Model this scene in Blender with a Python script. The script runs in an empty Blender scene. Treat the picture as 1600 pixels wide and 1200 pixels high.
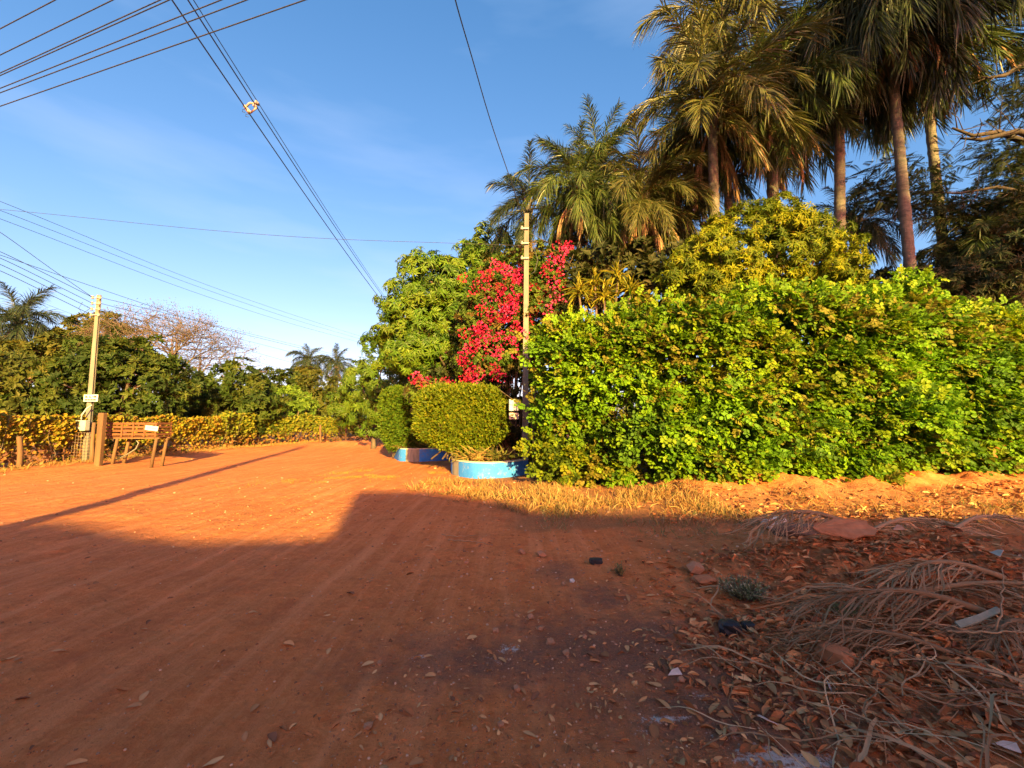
import bpy, math
import numpy as np
from mathutils import Vector, Matrix

# ------------------------------------------------------------------ camera, sky, sun, exposure
scene = bpy.context.scene
COL = scene.collection
EYE = 1.6
FPX = 660.0                      # focal length in pixels of the 1600 px wide photograph
PITCH = math.radians(5.2)
cam_d = bpy.data.cameras.new('camera'); cam = bpy.data.objects.new('camera', cam_d); COL.objects.link(cam)
cam_d.sensor_width = 36.0; cam_d.lens = 36.0 * FPX / 1600.0
cam_d.clip_start = 0.05; cam_d.clip_end = 3000.0
cam.location = (0, 0, EYE); cam.rotation_euler = (math.radians(90) + PITCH, 0, 0)
scene.camera = cam

SUN_EL = math.radians(15.5)
SUN_AZ = math.radians(15.5)      # light travels forward and this much to the left
world = bpy.data.worlds.new('World'); scene.world = world; world.use_nodes = True
wn = world.node_tree.nodes; wl = world.node_tree.links
bg = wn['Background']
sky = wn.new('ShaderNodeTexSky'); sky.sky_type = 'NISHITA'; sky.sun_disc = False
sky.sun_elevation = SUN_EL; sky.sun_rotation = math.pi - SUN_AZ
sky.altitude = 900.0; sky.air_density = 1.0; sky.dust_density = 4.0; sky.ozone_density = 1.6
# thin, faint cirrus all over the sky
tc = wn.new('ShaderNodeTexCoord')
mp = wn.new('ShaderNodeMapping'); mp.inputs['Scale'].default_value = (1.2, 1.2, 6.0); mp.inputs['Rotation'].default_value = (0.0, 0.22, 0.3)
nz = wn.new('ShaderNodeTexNoise'); nz.inputs['Scale'].default_value = 1.5; nz.inputs['Detail'].default_value = 5.0; nz.inputs['Roughness'].default_value = 0.5
rp = wn.new('ShaderNodeMapRange'); rp.inputs['From Min'].default_value = 0.54; rp.inputs['From Max'].default_value = 0.85
rp.inputs['To Min'].default_value = 0.0; rp.inputs['To Max'].default_value = 0.16
mx = wn.new('ShaderNodeMix'); mx.data_type = 'RGBA'; mx.inputs['B'].default_value = (4.6, 5.0, 5.6, 1)
wl.new(tc.outputs['Generated'], mp.inputs['Vector']); wl.new(mp.outputs['Vector'], nz.inputs['Vector'])
wl.new(nz.outputs['Fac'], rp.inputs['Value']); wl.new(rp.outputs['Result'], mx.inputs['Factor'])
wl.new(sky.outputs['Color'], mx.inputs['A'])
sepc = wn.new('ShaderNodeSeparateColor'); comc = wn.new('ShaderNodeCombineColor'); wl.new(mx.outputs['Result'], sepc.inputs['Color'])
for ch, (gain, powr) in enumerate(((.272, 1.36), (.37, .95), (.51, .82))):     # sky colour response; red power raised so sun-side glow warms the shade
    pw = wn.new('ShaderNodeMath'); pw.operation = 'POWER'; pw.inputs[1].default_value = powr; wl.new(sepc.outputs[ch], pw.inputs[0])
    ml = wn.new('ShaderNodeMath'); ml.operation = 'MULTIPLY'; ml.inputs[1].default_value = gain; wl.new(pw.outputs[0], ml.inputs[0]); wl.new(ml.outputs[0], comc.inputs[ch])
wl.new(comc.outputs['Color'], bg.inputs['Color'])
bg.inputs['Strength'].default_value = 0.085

sun_d = bpy.data.lights.new('sun', 'SUN'); sun = bpy.data.objects.new('sun', sun_d); COL.objects.link(sun)
sun_d.energy = 2.5; sun_d.angle = math.radians(0.9); sun_d.color = (1.0, 0.71, 0.20)
sdir = Vector((-math.sin(SUN_AZ) * math.cos(SUN_EL), math.cos(SUN_AZ) * math.cos(SUN_EL), -math.sin(SUN_EL)))
sun.rotation_euler = sdir.to_track_quat('-Z', 'Y').to_euler(); sun.location = (5, -20, 15)
vs = scene.view_settings
vs.view_transform = 'Standard'; vs.look = 'None'; vs.gamma = 1.0; vs.exposure = 3.2; vs.use_curve_mapping = False

# ------------------------------------------------------------------ helpers
cp, sp_ = math.cos(PITCH), math.sin(PITCH)
def ray(px, py):
    a = (px - 800.0) / FPX; b = (600.0 - py) / FPX
    return np.array([a, cp - b * sp_, sp_ + b * cp])
def ground(px, py, z=0.0):                 # point of the ground seen at a pixel
    d = ray(px, py); s = (z - EYE) / d[2]
    return np.array([d[0] * s, d[1] * s, z])
def at(px, py, Y):                         # point seen at a pixel, Y metres ahead
    d = ray(px, py); s = Y / d[1]
    return np.array([d[0] * s, Y, EYE + d[2] * s])
def px2m(r, Y): return r / FPX * Y

def RNG(s): return np.random.default_rng(s)
def _h(ix, iy, iz, seed):
    n = (ix.astype(np.int64) * 374761393 + iy.astype(np.int64) * 668265263 + iz.astype(np.int64) * 2147483647 + seed * 974634721) & 0xffffffff
    n = ((n ^ (n >> 13)) * 1274126177) & 0xffffffff
    n = n ^ (n >> 16)
    return (n & 0xffff) / 65535.0
def noise3(x, y, z, seed=0):
    x, y, z = np.broadcast_arrays(np.asarray(x, float), np.asarray(y, float), np.asarray(z, float))
    ix, iy, iz = np.floor(x).astype(np.int64), np.floor(y).astype(np.int64), np.floor(z).astype(np.int64)
    fx, fy, fz = x - ix, y - iy, z - iz
    fx = fx * fx * (3 - 2 * fx); fy = fy * fy * (3 - 2 * fy); fz = fz * fz * (3 - 2 * fz)
    r = 0
    for a in (0, 1):
        for b in (0, 1):
            for c in (0, 1):
                w = (fx if a else 1 - fx) * (fy if b else 1 - fy) * (fz if c else 1 - fz)
                r = r + w * _h(ix + a, iy + b, iz + c, seed)
    return r * 2 - 1
def fbm2(x, y, seed=0, octv=3):
    r = 0; a = 1.0; f = 1.0
    for o in range(octv):
        r = r + a * noise3(np.asarray(x) * f, np.asarray(y) * f, 0.5, seed + o); a *= .5; f *= 2.03
    return r
def nrm(v):
    v = np.asarray(v, float)
    return v / np.maximum(np.linalg.norm(v, axis=-1, keepdims=True), 1e-9)
def sstep(a, b, x):
    t = np.clip((x - a) / (b - a), 0, 1); return t * t * (3 - 2 * t)

def mesh_data(name, V, F, C=None, smooth=False):
    V = np.asarray(V, np.float32); F = np.asarray(F, np.int32)
    me = bpy.data.meshes.new(name)
    me.vertices.add(len(V)); me.vertices.foreach_set('co', V.ravel())
    k = F.shape[1]
    me.loops.add(F.size); me.loops.foreach_set('vertex_index', F.ravel())
    me.polygons.add(len(F)); me.polygons.foreach_set('loop_start', np.arange(0, F.size, k, dtype=np.int32))
    sm = np.full(len(F), bool(smooth)) if np.isscalar(smooth) else np.asarray(smooth, bool)
    me.polygons.foreach_set('use_smooth', sm)
    if C is not None:
        at_ = me.color_attributes.new('col', 'FLOAT_COLOR', 'POINT')
        C4 = np.ones((len(V), 4), np.float32); C4[:, :3] = C
        at_.data.foreach_set('color', C4.ravel())
    me.update(calc_edges=True); me.validate()
    return me
def link(name, me, mat=None, parent=None, loc=None):
    o = bpy.data.objects.new(name, me); COL.objects.link(o)
    if mat is not None and me is not None and not me.materials: me.materials.append(mat)
    if parent is not None: o.parent = parent
    if loc is not None: o.location = [float(q) for q in loc]
    return o
def tag(o, label=None, cat=None, group=None, kind=None):
    if label: o['label'] = label
    if cat: o['category'] = cat
    if group: o['group'] = group
    if kind: o['kind'] = kind
    return o
def thing(name, label, cat, loc=(0, 0, 0), rz=0.0, group=None):
    o = bpy.data.objects.new(name, None); COL.objects.link(o); o.empty_display_size = 0.2
    o.location = [float(q) for q in loc]; o.rotation_euler = (0, 0, rz)
    return tag(o, label, cat, group)

class MB:                                   # collects triangles of ONE mesh
    def __init__(s): s.V = []; s.F = []; s.C = []; s.S = []; s.n = 0
    def add(s, V, F, c=None, smooth=False):
        V = np.asarray(V, float); F = np.asarray(F, int)
        s.V.append(V); s.F.append(F + s.n); s.n += len(V)
        if c is None: c = (.5, .5, .5)
        c = np.asarray(c, float); s.C.append(np.broadcast_to(c, (len(V), 3)) if c.ndim == 1 else c)
        s.S.append(np.full(len(F), smooth)); return s
    def box(s, cx, cy, cz, sx, sy, sz, c=None, M=None, bev=0.0):
        b = min(bev, sx * .45, sy * .45, sz * .45)
        hx, hy, hz = sx / 2, sy / 2, sz / 2
        if b <= 0:
            V = np.array([[x, y, z] for z in (-hz, hz) for y in (-hy, hy) for x in (-hx, hx)])
            Q = [(0, 2, 3, 1), (4, 5, 7, 6), (0, 1, 5, 4), (2, 6, 7, 3), (0, 4, 6, 2), (1, 3, 7, 5)]
            F = [t for q in Q for t in ((q[0], q[1], q[2]), (q[0], q[2], q[3]))]
        else:
            P = []
            for k in range(4):
                for (ox, oy) in ((hx - b, hy), (hx, hy - b)) if k % 2 == 0 else ((hx, hy - b), (hx - b, hy)):
                    sxn = (1, -1, -1, 1)[k]; syn = (1, 1, -1, -1)[k]
                    P.append((ox * sxn, oy * syn))
            P = [(hx, hy - b), (hx - b, hy), (-hx + b, hy), (-hx, hy - b), (-hx, -hy + b), (-hx + b, -hy), (hx - b, -hy), (hx, -hy + b)]
            V = []; f = (1 - b / max(hx, 1e-6)), (1 - b / max(hy, 1e-6))
            for z, ins in ((-hz, 1), (-hz + b, 0), (hz - b, 0), (hz, 1)):
                for (x, y) in P: V.append((x * (f[0] if ins else 1), y * (f[1] if ins else 1), z))
            V = np.array(V); F = []
            for r in range(3):
                for i in range(8):
                    a, d = r * 8 + i, r * 8 + (i + 1) % 8
                    F += [(a, d, d + 8), (a, d + 8, a + 8)]
            for i in range(1, 7): F += [(0, i + 1, i), (24, 24 + i, 24 + i + 1)]
        if M is not None: V = V @ np.asarray(M, float).T
        return s.add(V + np.array([cx, cy, cz]), F, c)
    def tube(s, pts, rad, n=6, c=None, cap=True):
        P = np.asarray(pts, float); m = len(P)
        R = np.full(m, rad) if np.isscalar(rad) else np.asarray(rad, float)
        T = nrm(np.gradient(P, axis=0))
        ref = np.array([0, 0, 1.0]) if abs(T[0][2]) < .9 else np.array([1.0, 0, 0])
        U = np.cross(T, ref); U = nrm(U); W = np.cross(U, T)
        a = np.arange(n) / n * 2 * math.pi
        V = (P[:, None] + R[:, None, None] * (np.cos(a)[None, :, None] * U[:, None] + np.sin(a)[None, :, None] * W[:, None])).reshape(-1, 3)
        F = []
        for r in range(m - 1):
            for i in range(n):
                p, q = r * n + i, r * n + (i + 1) % n
                F += [(p, q, q + n), (p, q + n, p + n)]
        if cap:
            V = np.vstack([V, P[0], P[-1]]); k = m * n
            for i in range(n):
                F.append((k, (i + 1) % n, i)); F.append((k + 1, (m - 1) * n + i, (m - 1) * n + (i + 1) % n))
        if c is not None and np.asarray(c).ndim == 2:
            c = np.repeat(np.asarray(c), n, axis=0)
            if cap: c = np.vstack([c, c[0], c[-1]])
        return s.add(V, F, c, True)
    def data(s, name):
        return mesh_data(name, np.vstack(s.V), np.vstack(s.F), np.vstack(s.C), np.concatenate(s.S))
    def build(s, name, mat, parent=None, loc=None): return link(name, s.data(name), mat, parent, loc)

def frames(d, up):                          # columns x, y(=d), z of leaf frames
    d = nrm(d); x = np.cross(d, up); bad = np.linalg.norm(x, axis=1) < 1e-3
    x[bad] = np.cross(d[bad], np.array([0.31, 0.77, 0.55])); x = nrm(x); z = np.cross(x, d)
    return np.stack([x, d, z], axis=2)
def scatter(tmpl, pos, R, sc, col):
    TV, TF, TC = tmpl; N = len(pos); k = len(TV)
    sc = np.asarray(sc, float)
    L = TV[None] * (sc[:, None, None] if sc.ndim == 1 else sc[:, None, :])
    V = np.einsum('nij,nkj->nki', R, L) + np.asarray(pos)[:, None]
    F = TF[None] + (np.arange(N) * k)[:, None, None]
    C = np.asarray(col)[:, None, :] * TC[None]
    return V.reshape(-1, 3), F.reshape(-1, 3), C.reshape(-1, 3)
def join(parts):
    V, F, C = [], [], []; n = 0
    for v, f, c in parts:
        V.append(v); F.append(f + n); C.append(c); n += len(v)
    return np.vstack(V), np.vstack(F), np.vstack(C)
# leaf templates: axis +y, face +z
def leaf_long(w=.16, droop=.25):
    V = np.array([(0, 0, 0), (w, .38, .05), (0, .42, -.02), (-w, .38, .05), (w * .62, .75, .02 - droop * .5), (-w * .62, .75, .02 - droop * .5), (0, 1, -droop)], float)
    F = np.array([(0, 1, 2), (0, 2, 3), (2, 1, 4), (2, 4, 6), (2, 6, 5), (2, 5, 3)])
    return V, F, np.ones((7, 3))
def leaf_blade(w=.17, fold=.06):
    V = np.array([(0, 0, 0), (w, .45, fold), (0, 1, -.08), (-w, .45, fold)], float)
    return V, np.array([(0, 1, 2), (0, 2, 3)]), np.ones((4, 3))
def leaf_round(w=.36):
    V = np.array([(0, 0, 0), (w * .8, .28, .07), (w, .68, .07), (0, 1, -.06), (-w, .68, .07), (-w * .8, .28, .07)], float)
    return V, np.array([(0, 1, 2), (0, 2, 3), (0, 3, 4), (0, 4, 5)]), np.ones((6, 3))
def compose(leaf, dirs, ups, bases, scales, rng, var=.18):
    R = frames(np.array(dirs, float), np.array(ups, float))
    c = 1 + (rng.random((len(dirs), 1)) - .5) * 2 * var
    return scatter(leaf, np.array(bases, float), R, np.array(scales, float), np.repeat(c, 3, axis=1))
def rosette(rng, n=9, leaf=None, droop=.1, spread=.9):
    d, u, b, s = [], [], [], []
    for i in range(n):
        a = i * 2.4 + rng.random() * .6; e = droop + (rng.random() - .4) * spread
        v = np.array([math.cos(a) * math.cos(e), math.sin(a) * math.cos(e), math.sin(e)])
        d.append(v); u.append((v[0] * -.2, v[1] * -.2, 1)); b.append((0, 0, 0.02 * i)); s.append(.75 + .45 * rng.random())
    return compose(leaf, d, u, b, s, rng)
def spray(rng, pairs=4):                     # compound leaf of rounded leaflets along +y
    leaf = leaf_round(.40); d, u, b, s = [], [], [], []
    for i in range(pairs):
        y = .15 + .75 * i / pairs
        for sg in (-1, 1):
            a = math.radians(62 + rng.random() * 22)
            d.append((sg * math.sin(a), math.cos(a), -.12 - .25 * rng.random())); u.append((rng.normal() * .3, rng.normal() * .3, 1)); b.append((0, y, -.25 * y * y)); s.append(.34 + .12 * rng.random())
    d.append((rng.normal() * .1, 1, -.4)); u.append((0, .3, 1)); b.append((0, .88, -.19)); s.append(.42)
    return compose(leaf, d, u, b, s, rng, .14)

# ------------------------------------------------------------------ materials
def newmat(name):
    m = bpy.data.materials.new(name); m.use_nodes = True
    return m, m.node_tree.nodes, m.node_tree.links, m.node_tree.nodes['Principled BSDF']
def leafmat(name, trans=.35, rough=.5, tint=(1.15, 1.2, .7), spec=.35):
    m, n, l, b = newmat(name)
    a = n.new('ShaderNodeAttribute'); a.attribute_name = 'col'
    b.inputs['Roughness'].default_value = rough; b.inputs['Specular IOR Level'].default_value = spec
    l.new(a.outputs['Color'], b.inputs['Base Color'])
    if trans > 0:
        t = n.new('ShaderNodeBsdfTranslucent'); x = n.new('ShaderNodeMix'); x.data_type = 'RGBA'; x.blend_type = 'MULTIPLY'
        x.inputs['Factor'].default_value = 1.0; x.inputs['B'].default_value = (*tint, 1)
        l.new(a.outputs['Color'], x.inputs['A']); l.new(x.outputs['Result'], t.inputs['Color'])
        ms = n.new('ShaderNodeMixShader'); ms.inputs['Fac'].default_value = trans
        l.new(b.outputs['BSDF'], ms.inputs[1]); l.new(t.outputs['BSDF'], ms.inputs[2])
        l.new(ms.outputs['Shader'], n['Material Output'].inputs['Surface'])
    return m
def noisy(name, c1, c2, scale=6.0, rough=.8, bump=.3, bscale=None, stretch=(1, 1, 1), detail=6.0, spec=.3, metal=0.0, bdist=.01, attr=False):
    m, n, l, b = newmat(name)
    t = n.new('ShaderNodeTexCoord'); mpn = n.new('ShaderNodeMapping'); mpn.inputs['Scale'].default_value = stretch
    nn = n.new('ShaderNodeTexNoise'); nn.inputs['Scale'].default_value = scale; nn.inputs['Detail'].default_value = detail; nn.inputs['Roughness'].default_value = .65
    x = n.new('ShaderNodeMix'); x.data_type = 'RGBA'; x.inputs['A'].default_value = (*c1, 1); x.inputs['B'].default_value = (*c2, 1)
    r = n.new('ShaderNodeMapRange'); r.inputs['From Min'].default_value = .3; r.inputs['From Max'].default_value = .7
    l.new(t.outputs['Object'], mpn.inputs['Vector']); l.new(mpn.outputs['Vector'], nn.inputs['Vector'])
    l.new(nn.outputs['Fac'], r.inputs['Value']); l.new(r.outputs['Result'], x.inputs['Factor'])
    out = x.outputs['Result']
    if attr:
        a = n.new('ShaderNodeAttribute'); a.attribute_name = 'col'
        y = n.new('ShaderNodeMix'); y.data_type = 'RGBA'; y.blend_type = 'MULTIPLY'; y.inputs['Factor'].default_value = 1
        l.new(a.outputs['Color'], y.inputs['A']); l.new(out, y.inputs['B']); out = y.outputs['Result']
    l.new(out, b.inputs['Base Color'])
    b.inputs['Roughness'].default_value = rough; b.inputs['Specular IOR Level'].default_value = spec; b.inputs['Metallic'].default_value = metal
    if bump:
        n2 = n.new('ShaderNodeTexNoise'); n2.inputs['Scale'].default_value = bscale or scale * 3; n2.inputs['Detail'].default_value = 6
        l.new(mpn.outputs['Vector'], n2.inputs['Vector'])
        bp = n.new('ShaderNodeBump'); bp.inputs['Strength'].default_value = bump; bp.inputs['Distance'].default_value = bdist
        l.new(n2.outputs['Fac'], bp.inputs['Height']); l.new(bp.outputs['Normal'], b.inputs['Normal'])
    return m

M_LEAF = leafmat('leaf', .32, .6, spec=.18)
M_GLOSS = leafmat('leaf_glossy', .25, .5, spec=.25)
M_PALM = leafmat('palm_leaf', .22, .42, spec=.4)
M_BRACT = leafmat('bract', .18, .6, tint=(1.2, .7, .9))
M_DRY = leafmat('dry_plant', .12, .8, tint=(1.1, .95, .7), spec=.2)
M_BARK = noisy('bark', (.06, .045, .032), (.14, .10, .07), 5, .9, .8, 12, (1, 1, .25), bdist=.03)
M_PALMTRUNK = noisy('palm_trunk', (.058, .055, .045), (.16, .145, .112), 4, .9, .8, 10, (1, 1, 2.2), bdist=.03)
M_DARKBARK = noisy('dark_bark', (.022, .018, .014), (.06, .046, .034), 5, .9, .8, 12, (1, 1, .25), bdist=.03)
M_TWIG = noisy('twig', (.085, .066, .05), (.155, .12, .092), 3, .9, 0)
M_CONC = noisy('concrete', (.095, .092, .078), (.20, .19, .155), 3, .85, .4, 40, (1, 1, .3), bdist=.006)
M_WOOD = noisy('weathered_wood', (.08, .042, .02), (.18, .10, .05), 4, .85, .6, 16, (1, 1, .12), bdist=.01)
M_STICK = noisy('stick_bark', (.22, .12, .06), (.38, .24, .12), 6, .85, .3)
M_REDWOOD = noisy('reddish_wood', (.085, .030, .012), (.19, .075, .030), 5, .85, .5, 18, (.15, 1, 1), bdist=.008)
M_WIRE = noisy('cable', (.02, .022, .026), (.04, .042, .05), 8, .5, 0)
M_STEELWIRE = noisy('fence_wire', (.20, .13, .09), (.32, .24, .18), 8, .6, 0, metal=.4)
M_BLUE = noisy('blue_paint', (.025, .17, .58), (.045, .23, .68), 3.5, .75, .35, 30, bdist=.004)
n = M_BLUE.node_tree.nodes; l = M_BLUE.node_tree.links; b = n['Principled BSDF']      # chips and mud splashes on the paint
src = b.inputs['Base Color'].links[0].from_socket; t_ = n.new('ShaderNodeTexCoord')
for sc_, lo, hi, colr in ((9.0, .60, .66, (.30, .28, .24)), (2.2, .55, .75, (.26, .14, .07))):
    q = n.new('ShaderNodeTexNoise'); q.inputs['Scale'].default_value = sc_; q.inputs['Detail'].default_value = 9; q.inputs['Roughness'].default_value = .7; l.new(t_.outputs['Object'], q.inputs['Vector'])
    r_ = n.new('ShaderNodeMapRange'); r_.inputs['From Min'].default_value = lo; r_.inputs['From Max'].default_value = hi; r_.inputs['To Max'].default_value = .75; l.new(q.outputs['Fac'], r_.inputs['Value'])
    x_ = n.new('ShaderNodeMix'); x_.data_type = 'RGBA'; x_.inputs['B'].default_value = (*colr, 1); l.new(r_.outputs['Result'], x_.inputs['Factor']); l.new(src, x_.inputs['A']); src = x_.outputs['Result']
l.new(src, b.inputs['Base Color'])
M_BARE = noisy('bare_block', (.16, .15, .12), (.34, .31, .24), 9, .9, .6, 30, (1, 1, .2), bdist=.01)
M_COPE = noisy('coping', (.50, .42, .30), (.68, .60, .46), 8, .9, .5, 30, bdist=.006)
M_SOIL = noisy('soil', (.30, .10, .04), (.42, .16, .065), 6, .95, .8, 22, bdist=.02)
M_WHITE = noisy('white_paint', (.42, .42, .40), (.52, .52, .50), 6, .5, .1)
M_GREY = noisy('grey_plastic', (.30, .33, .31), (.38, .40, .37), 5, .5, .1)
M_BLACK = noisy('black_plastic', (.012, .012, .014), (.03, .03, .035), 9, .45, .3)
M_CERAMIC = noisy('insulator', (.20, .16, .15), (.34, .28, .26), 6, .35, .1)
M_PLASTER = noisy('plaster', (.55, .50, .42), (.66, .61, .53), 3, .9, .4)
M_TILE = noisy('clay_tile', (.26, .10, .04), (.42, .18, .08), 9, .9, .5, 30, bdist=.005)
M_ROCK = noisy('stone', (.26, .11, .055), (.46, .24, .13), 14, .9, .6, 40, bdist=.006, attr=False)
M_PALE = noisy('pale_stone', (.42, .38, .34), (.60, .56, .50), 10, .9, .6, 40, bdist=.006)
M_PAPER = noisy('scrap_paper', (.40, .30, .24), (.60, .50, .42), 8, .7, .2)
M_GREENCARD = noisy('faded_board', (.16, .16, .11), (.26, .25, .17), 12, .8, .3)
M_GLASS = noisy('dark_glass', (.02, .03, .04), (.04, .05, .06), 3, .08, 0, spec=.6)

# ------------------------------------------------------------------ ground
HED_X = np.array([-.2, .5, 2.5, 4.5, 9, 13, 18]); HED_Y = np.array([11.7, 11.2, 10.4, 9.8, 9.9, 10.4, 11.0])
def hedge_front(x): return np.interp(x, HED_X, HED_Y)
HEAP = [(ground(1330, 905), 1.5, .7, .20), (ground(1480, 930), 1.3, .8, .30), (ground(1500, 1060), 1.0, .6, .16), (ground(1235, 850), .8, .4, .12), (ground(1560, 880), 1.5, .7, .22)]
def gh(x, y):
    x = np.asarray(x, float); y = np.asarray(y, float)
    near = np.exp(-((y - 3) / 18.0) ** 2)
    z = .013 * fbm2(x * 5.0, y * 5.0, 9, 3) * near + .030 * fbm2(x * .45, y * .45, 3, 3) * (.5 + .5 * near) + .012 * fbm2(x * 2.3, y * 2.3, 7, 2) * near
    # tyre ruts running up the road
    u = x + .30 * y; road = sstep(-13, -10, x + .27 * y) * (1 - sstep(-.5, 1.5, x + .15 * y))
    z = z - .035 * road * (np.exp(-((u + 2.2) / .35) ** 2) + np.exp(-((u + 3.9) / .35) ** 2) + np.exp(-((u + 6.1) / .4) ** 2))
    d = hedge_front(x) - y
    bank = sstep(2.0, .1, d) * sstep(2.2, 5.0, x) * (1 - .35 * sstep(20, 24, x))
    z = z + bank * (.38 + .16 * fbm2(x * 1.3, y * 1.3, 11, 3)) * (y < 40) + bank * .085 * fbm2(x * 4.5, y * 4.5, 12, 3)
    for c, rx, ry, h in HEAP:
        z = z + h * np.exp(-((x - c[0]) / rx) ** 2 - ((y - c[1]) / ry) ** 2) * (1 + .35 * fbm2(x * 3, y * 3, 21, 2))
    fl = sstep(-13.2, -15.0, x) * (y > 2) * sstep(2, 8, y)
    z = z + .16 * fl * (1 + .5 * fbm2(x * .8, y * .8, 31, 2))
    m = ground(545, 697)
    z = z + .35 * np.exp(-((x - m[0]) / 3.2) ** 2 - ((y - m[1] - 1.0) / 1.6) ** 2) * (1 + .3 * fbm2(x, y, 41, 2))
    return z
def gz(x, y): return float(gh(np.array([x]), np.array([y]))[0])
def axis(segs):
    a = []
    for lo, hi, st in segs: a.append(np.arange(lo, hi - 1e-6, st))
    return np.concatenate(a + [np.array([segs[-1][1]])])
gx = axis([(-900, -120, 60), (-120, -30, 6), (-30, -12, .6), (-12, -6, .16), (-6, 7, .07), (7, 14, .12), (14, 40, 1.0), (40, 120, 8), (120, 900, 60)])
gy = axis([(-120, -12, 6), (-12, .6, .8), (.6, 6.5, .06), (6.5, 12, .09), (12, 24, .3), (24, 50, 1.0), (50, 150, 8), (150, 1500, 75)])
GX, GY = np.meshgrid(gx, gy)
GZ = gh(GX, GY)
nx_, ny_ = len(gx), len(gy)
idx = np.arange(nx_ * ny_).reshape(ny_, nx_)
GF = np.stack([idx[:-1, :-1], idx[:-1, 1:], idx[1:, 1:], idx[1:, :-1]], axis=-1).reshape(-1, 4)
def blob(px, py, rx, ry, s, rot=0):
    c = ground(px, py); dx, dy = GX - c[0], GY - c[1]
    ca, sa = math.cos(rot), math.sin(rot)
    u, v = dx * ca + dy * sa, -dx * sa + dy * ca
    return s * np.exp(-(u / rx) ** 2 - (v / ry) ** 2)
dark = np.zeros_like(GX)
for a in [(960, 1010, 1.1, .7, 1.0), (800, 1030, 1.1, .4, .9), (1130, 1110, .9, .5, 1.0), (870, 890, .30, .35, .8), (940, 930, .35, .4, .85), (1010, 985, .45, .35, 1.0), (900, 985, .6, .25, .7), (700, 1000, .7, .25, .6), (800, 1060, .7, .22, .6), (1100, 1060, .6, .35, .9), (1180, 1120, .5, .3, .8), (640, 1060, .25, .15, .5), (960, 1090, .5, .2, .7)]: dark = np.maximum(dark, blob(*a))
ash = np.zeros_like(GX)
for a in [(797, 1010, .10, .07, .9), (660, 1020, .13, .06, .75), (830, 990, .07, .05, .7), (1040, 1120, .16, .05, .8), (1200, 1185, .20, .09, 1.0), (1260, 1195, .18, .07, 1.0), (1150, 1150, .2, .05, .7), (1090, 1085, .12, .05, .6), (780, 1030, .12, .05, .7), (1010, 1140, .1, .04, .7), (840, 1100, .1, .04, .4)]: ash = np.maximum(ash, blob(*a))
road_u = GX + .27 * GY
straw = sstep(-.9, .8, GX + .18 * (GY - 6) + .35 * fbm2(GX, GY, 61, 2)) * sstep(6.0, 7.2, GY + .5 * fbm2(GX * .7, GY * .7, 62, 2)) * (GY < 40)
straw = np.maximum(straw, sstep(1.6, 3.0, GX + .15 * GY + .5 * fbm2(GX * 1.3, GY * 1.3, 63, 2)) * sstep(2.0, 3.6, GY) * .6)
straw = straw * (1 - .85 * sstep(1.3, .5, hedge_front(GX) - GY) * sstep(3.2, 4.6, GX) * (GY < 12))
field = np.maximum(sstep(-14.5, -16.5, GX) * (GY > 0), sstep(42, 50, GY))
straw = np.maximum(straw, field * .9)
me = mesh_data('ground', np.stack([GX, GY, GZ], -1).reshape(-1, 3), GF, np.stack([dark, ash, straw], -1).reshape(-1, 3), True)
gm, n, l, b = newmat('red_earth')
def N(t, **k):
    q = n.new(t)
    for a, v in k.items():
        if a in q.inputs: q.inputs[a].default_value = v
        else: setattr(q, a, v)
    return q
geo = N('ShaderNodeNewGeometry'); pos = geo.outputs['Position']
def noise(scale, detail=6.0, rough=.6, vec=None):
    q = N('ShaderNodeTexNoise'); q.inputs['Scale'].default_value = scale; q.inputs['Detail'].default_value = detail; q.inputs['Roughness'].default_value = rough
    l.new(vec or pos, q.inputs['Vector']); return q.outputs['Fac']
def rng_(v, a, b_, c=0.0, d=1.0):
    q = N('ShaderNodeMapRange'); q.inputs['From Min'].default_value = a; q.inputs['From Max'].default_value = b_; q.inputs['To Min'].default_value = c; q.inputs['To Max'].default_value = d
    l.new(v, q.inputs['Value']); return q.outputs['Result']
def mixc(f, A, B, mode='MIX'):
    q = N('ShaderNodeMix'); q.data_type = 'RGBA'; q.blend_type = mode
    if hasattr(f, 'is_linked'): l.new(f, q.inputs['Factor'])
    else: q.inputs['Factor'].default_value = f
    for k, s in (('A', A), ('B', B)):
        if isinstance(s, tuple): q.inputs[k].default_value = (*s, 1)
        else: l.new(s, q.inputs[k])
    return q.outputs['Result']
def math_(op, a, b_=None):
    q = N('ShaderNodeMath'); q.operation = op
    for i, s in enumerate((a, b_)):
        if s is None: continue
        if hasattr(s, 'is_linked'): l.new(s, q.inputs[i])
        else: q.inputs[i].default_value = s
    return q.outputs[0]
att = N('ShaderNodeAttribute'); att.attribute_name = 'col'
sep = N('ShaderNodeSeparateColor'); l.new(att.outputs['Color'], sep.inputs['Color'])
base = mixc(rng_(noise(.55, 4), .35, .68), (.54, .168, .047), (.62, .203, .060))
base = mixc(rng_(noise(7, 8, .7), .42, .66, 0, .75), base, (.42, .120, .033))
base = mixc(rng_(noise(19, 8, .75), .47, .64, 0, .7), base, (.65, .235, .078))
base = mixc(rng_(noise(2.2, 8, .7), .48, .66, 0, .75), base, (.40, .112, .034))
stm = N('ShaderNodeMapping'); stm.inputs['Rotation'].default_value = (0, 0, -.29); stm.inputs['Scale'].default_value = (3.2, .22, 1); l.new(pos, stm.inputs['Vector'])
base = mixc(rng_(noise(1.6, 6, .65, stm.outputs['Vector']), .46, .7, 0, .75), base, (.72, .275, .105))
edge = noise(9, 7, .7); edge_b = noise(2.6, 5, .6)
dmask = rng_(math_('ADD', sep.outputs[0], math_('MULTIPLY', math_('SUBTRACT', edge, .5), 1.5)), .15, .95, 0, .80)
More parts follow.
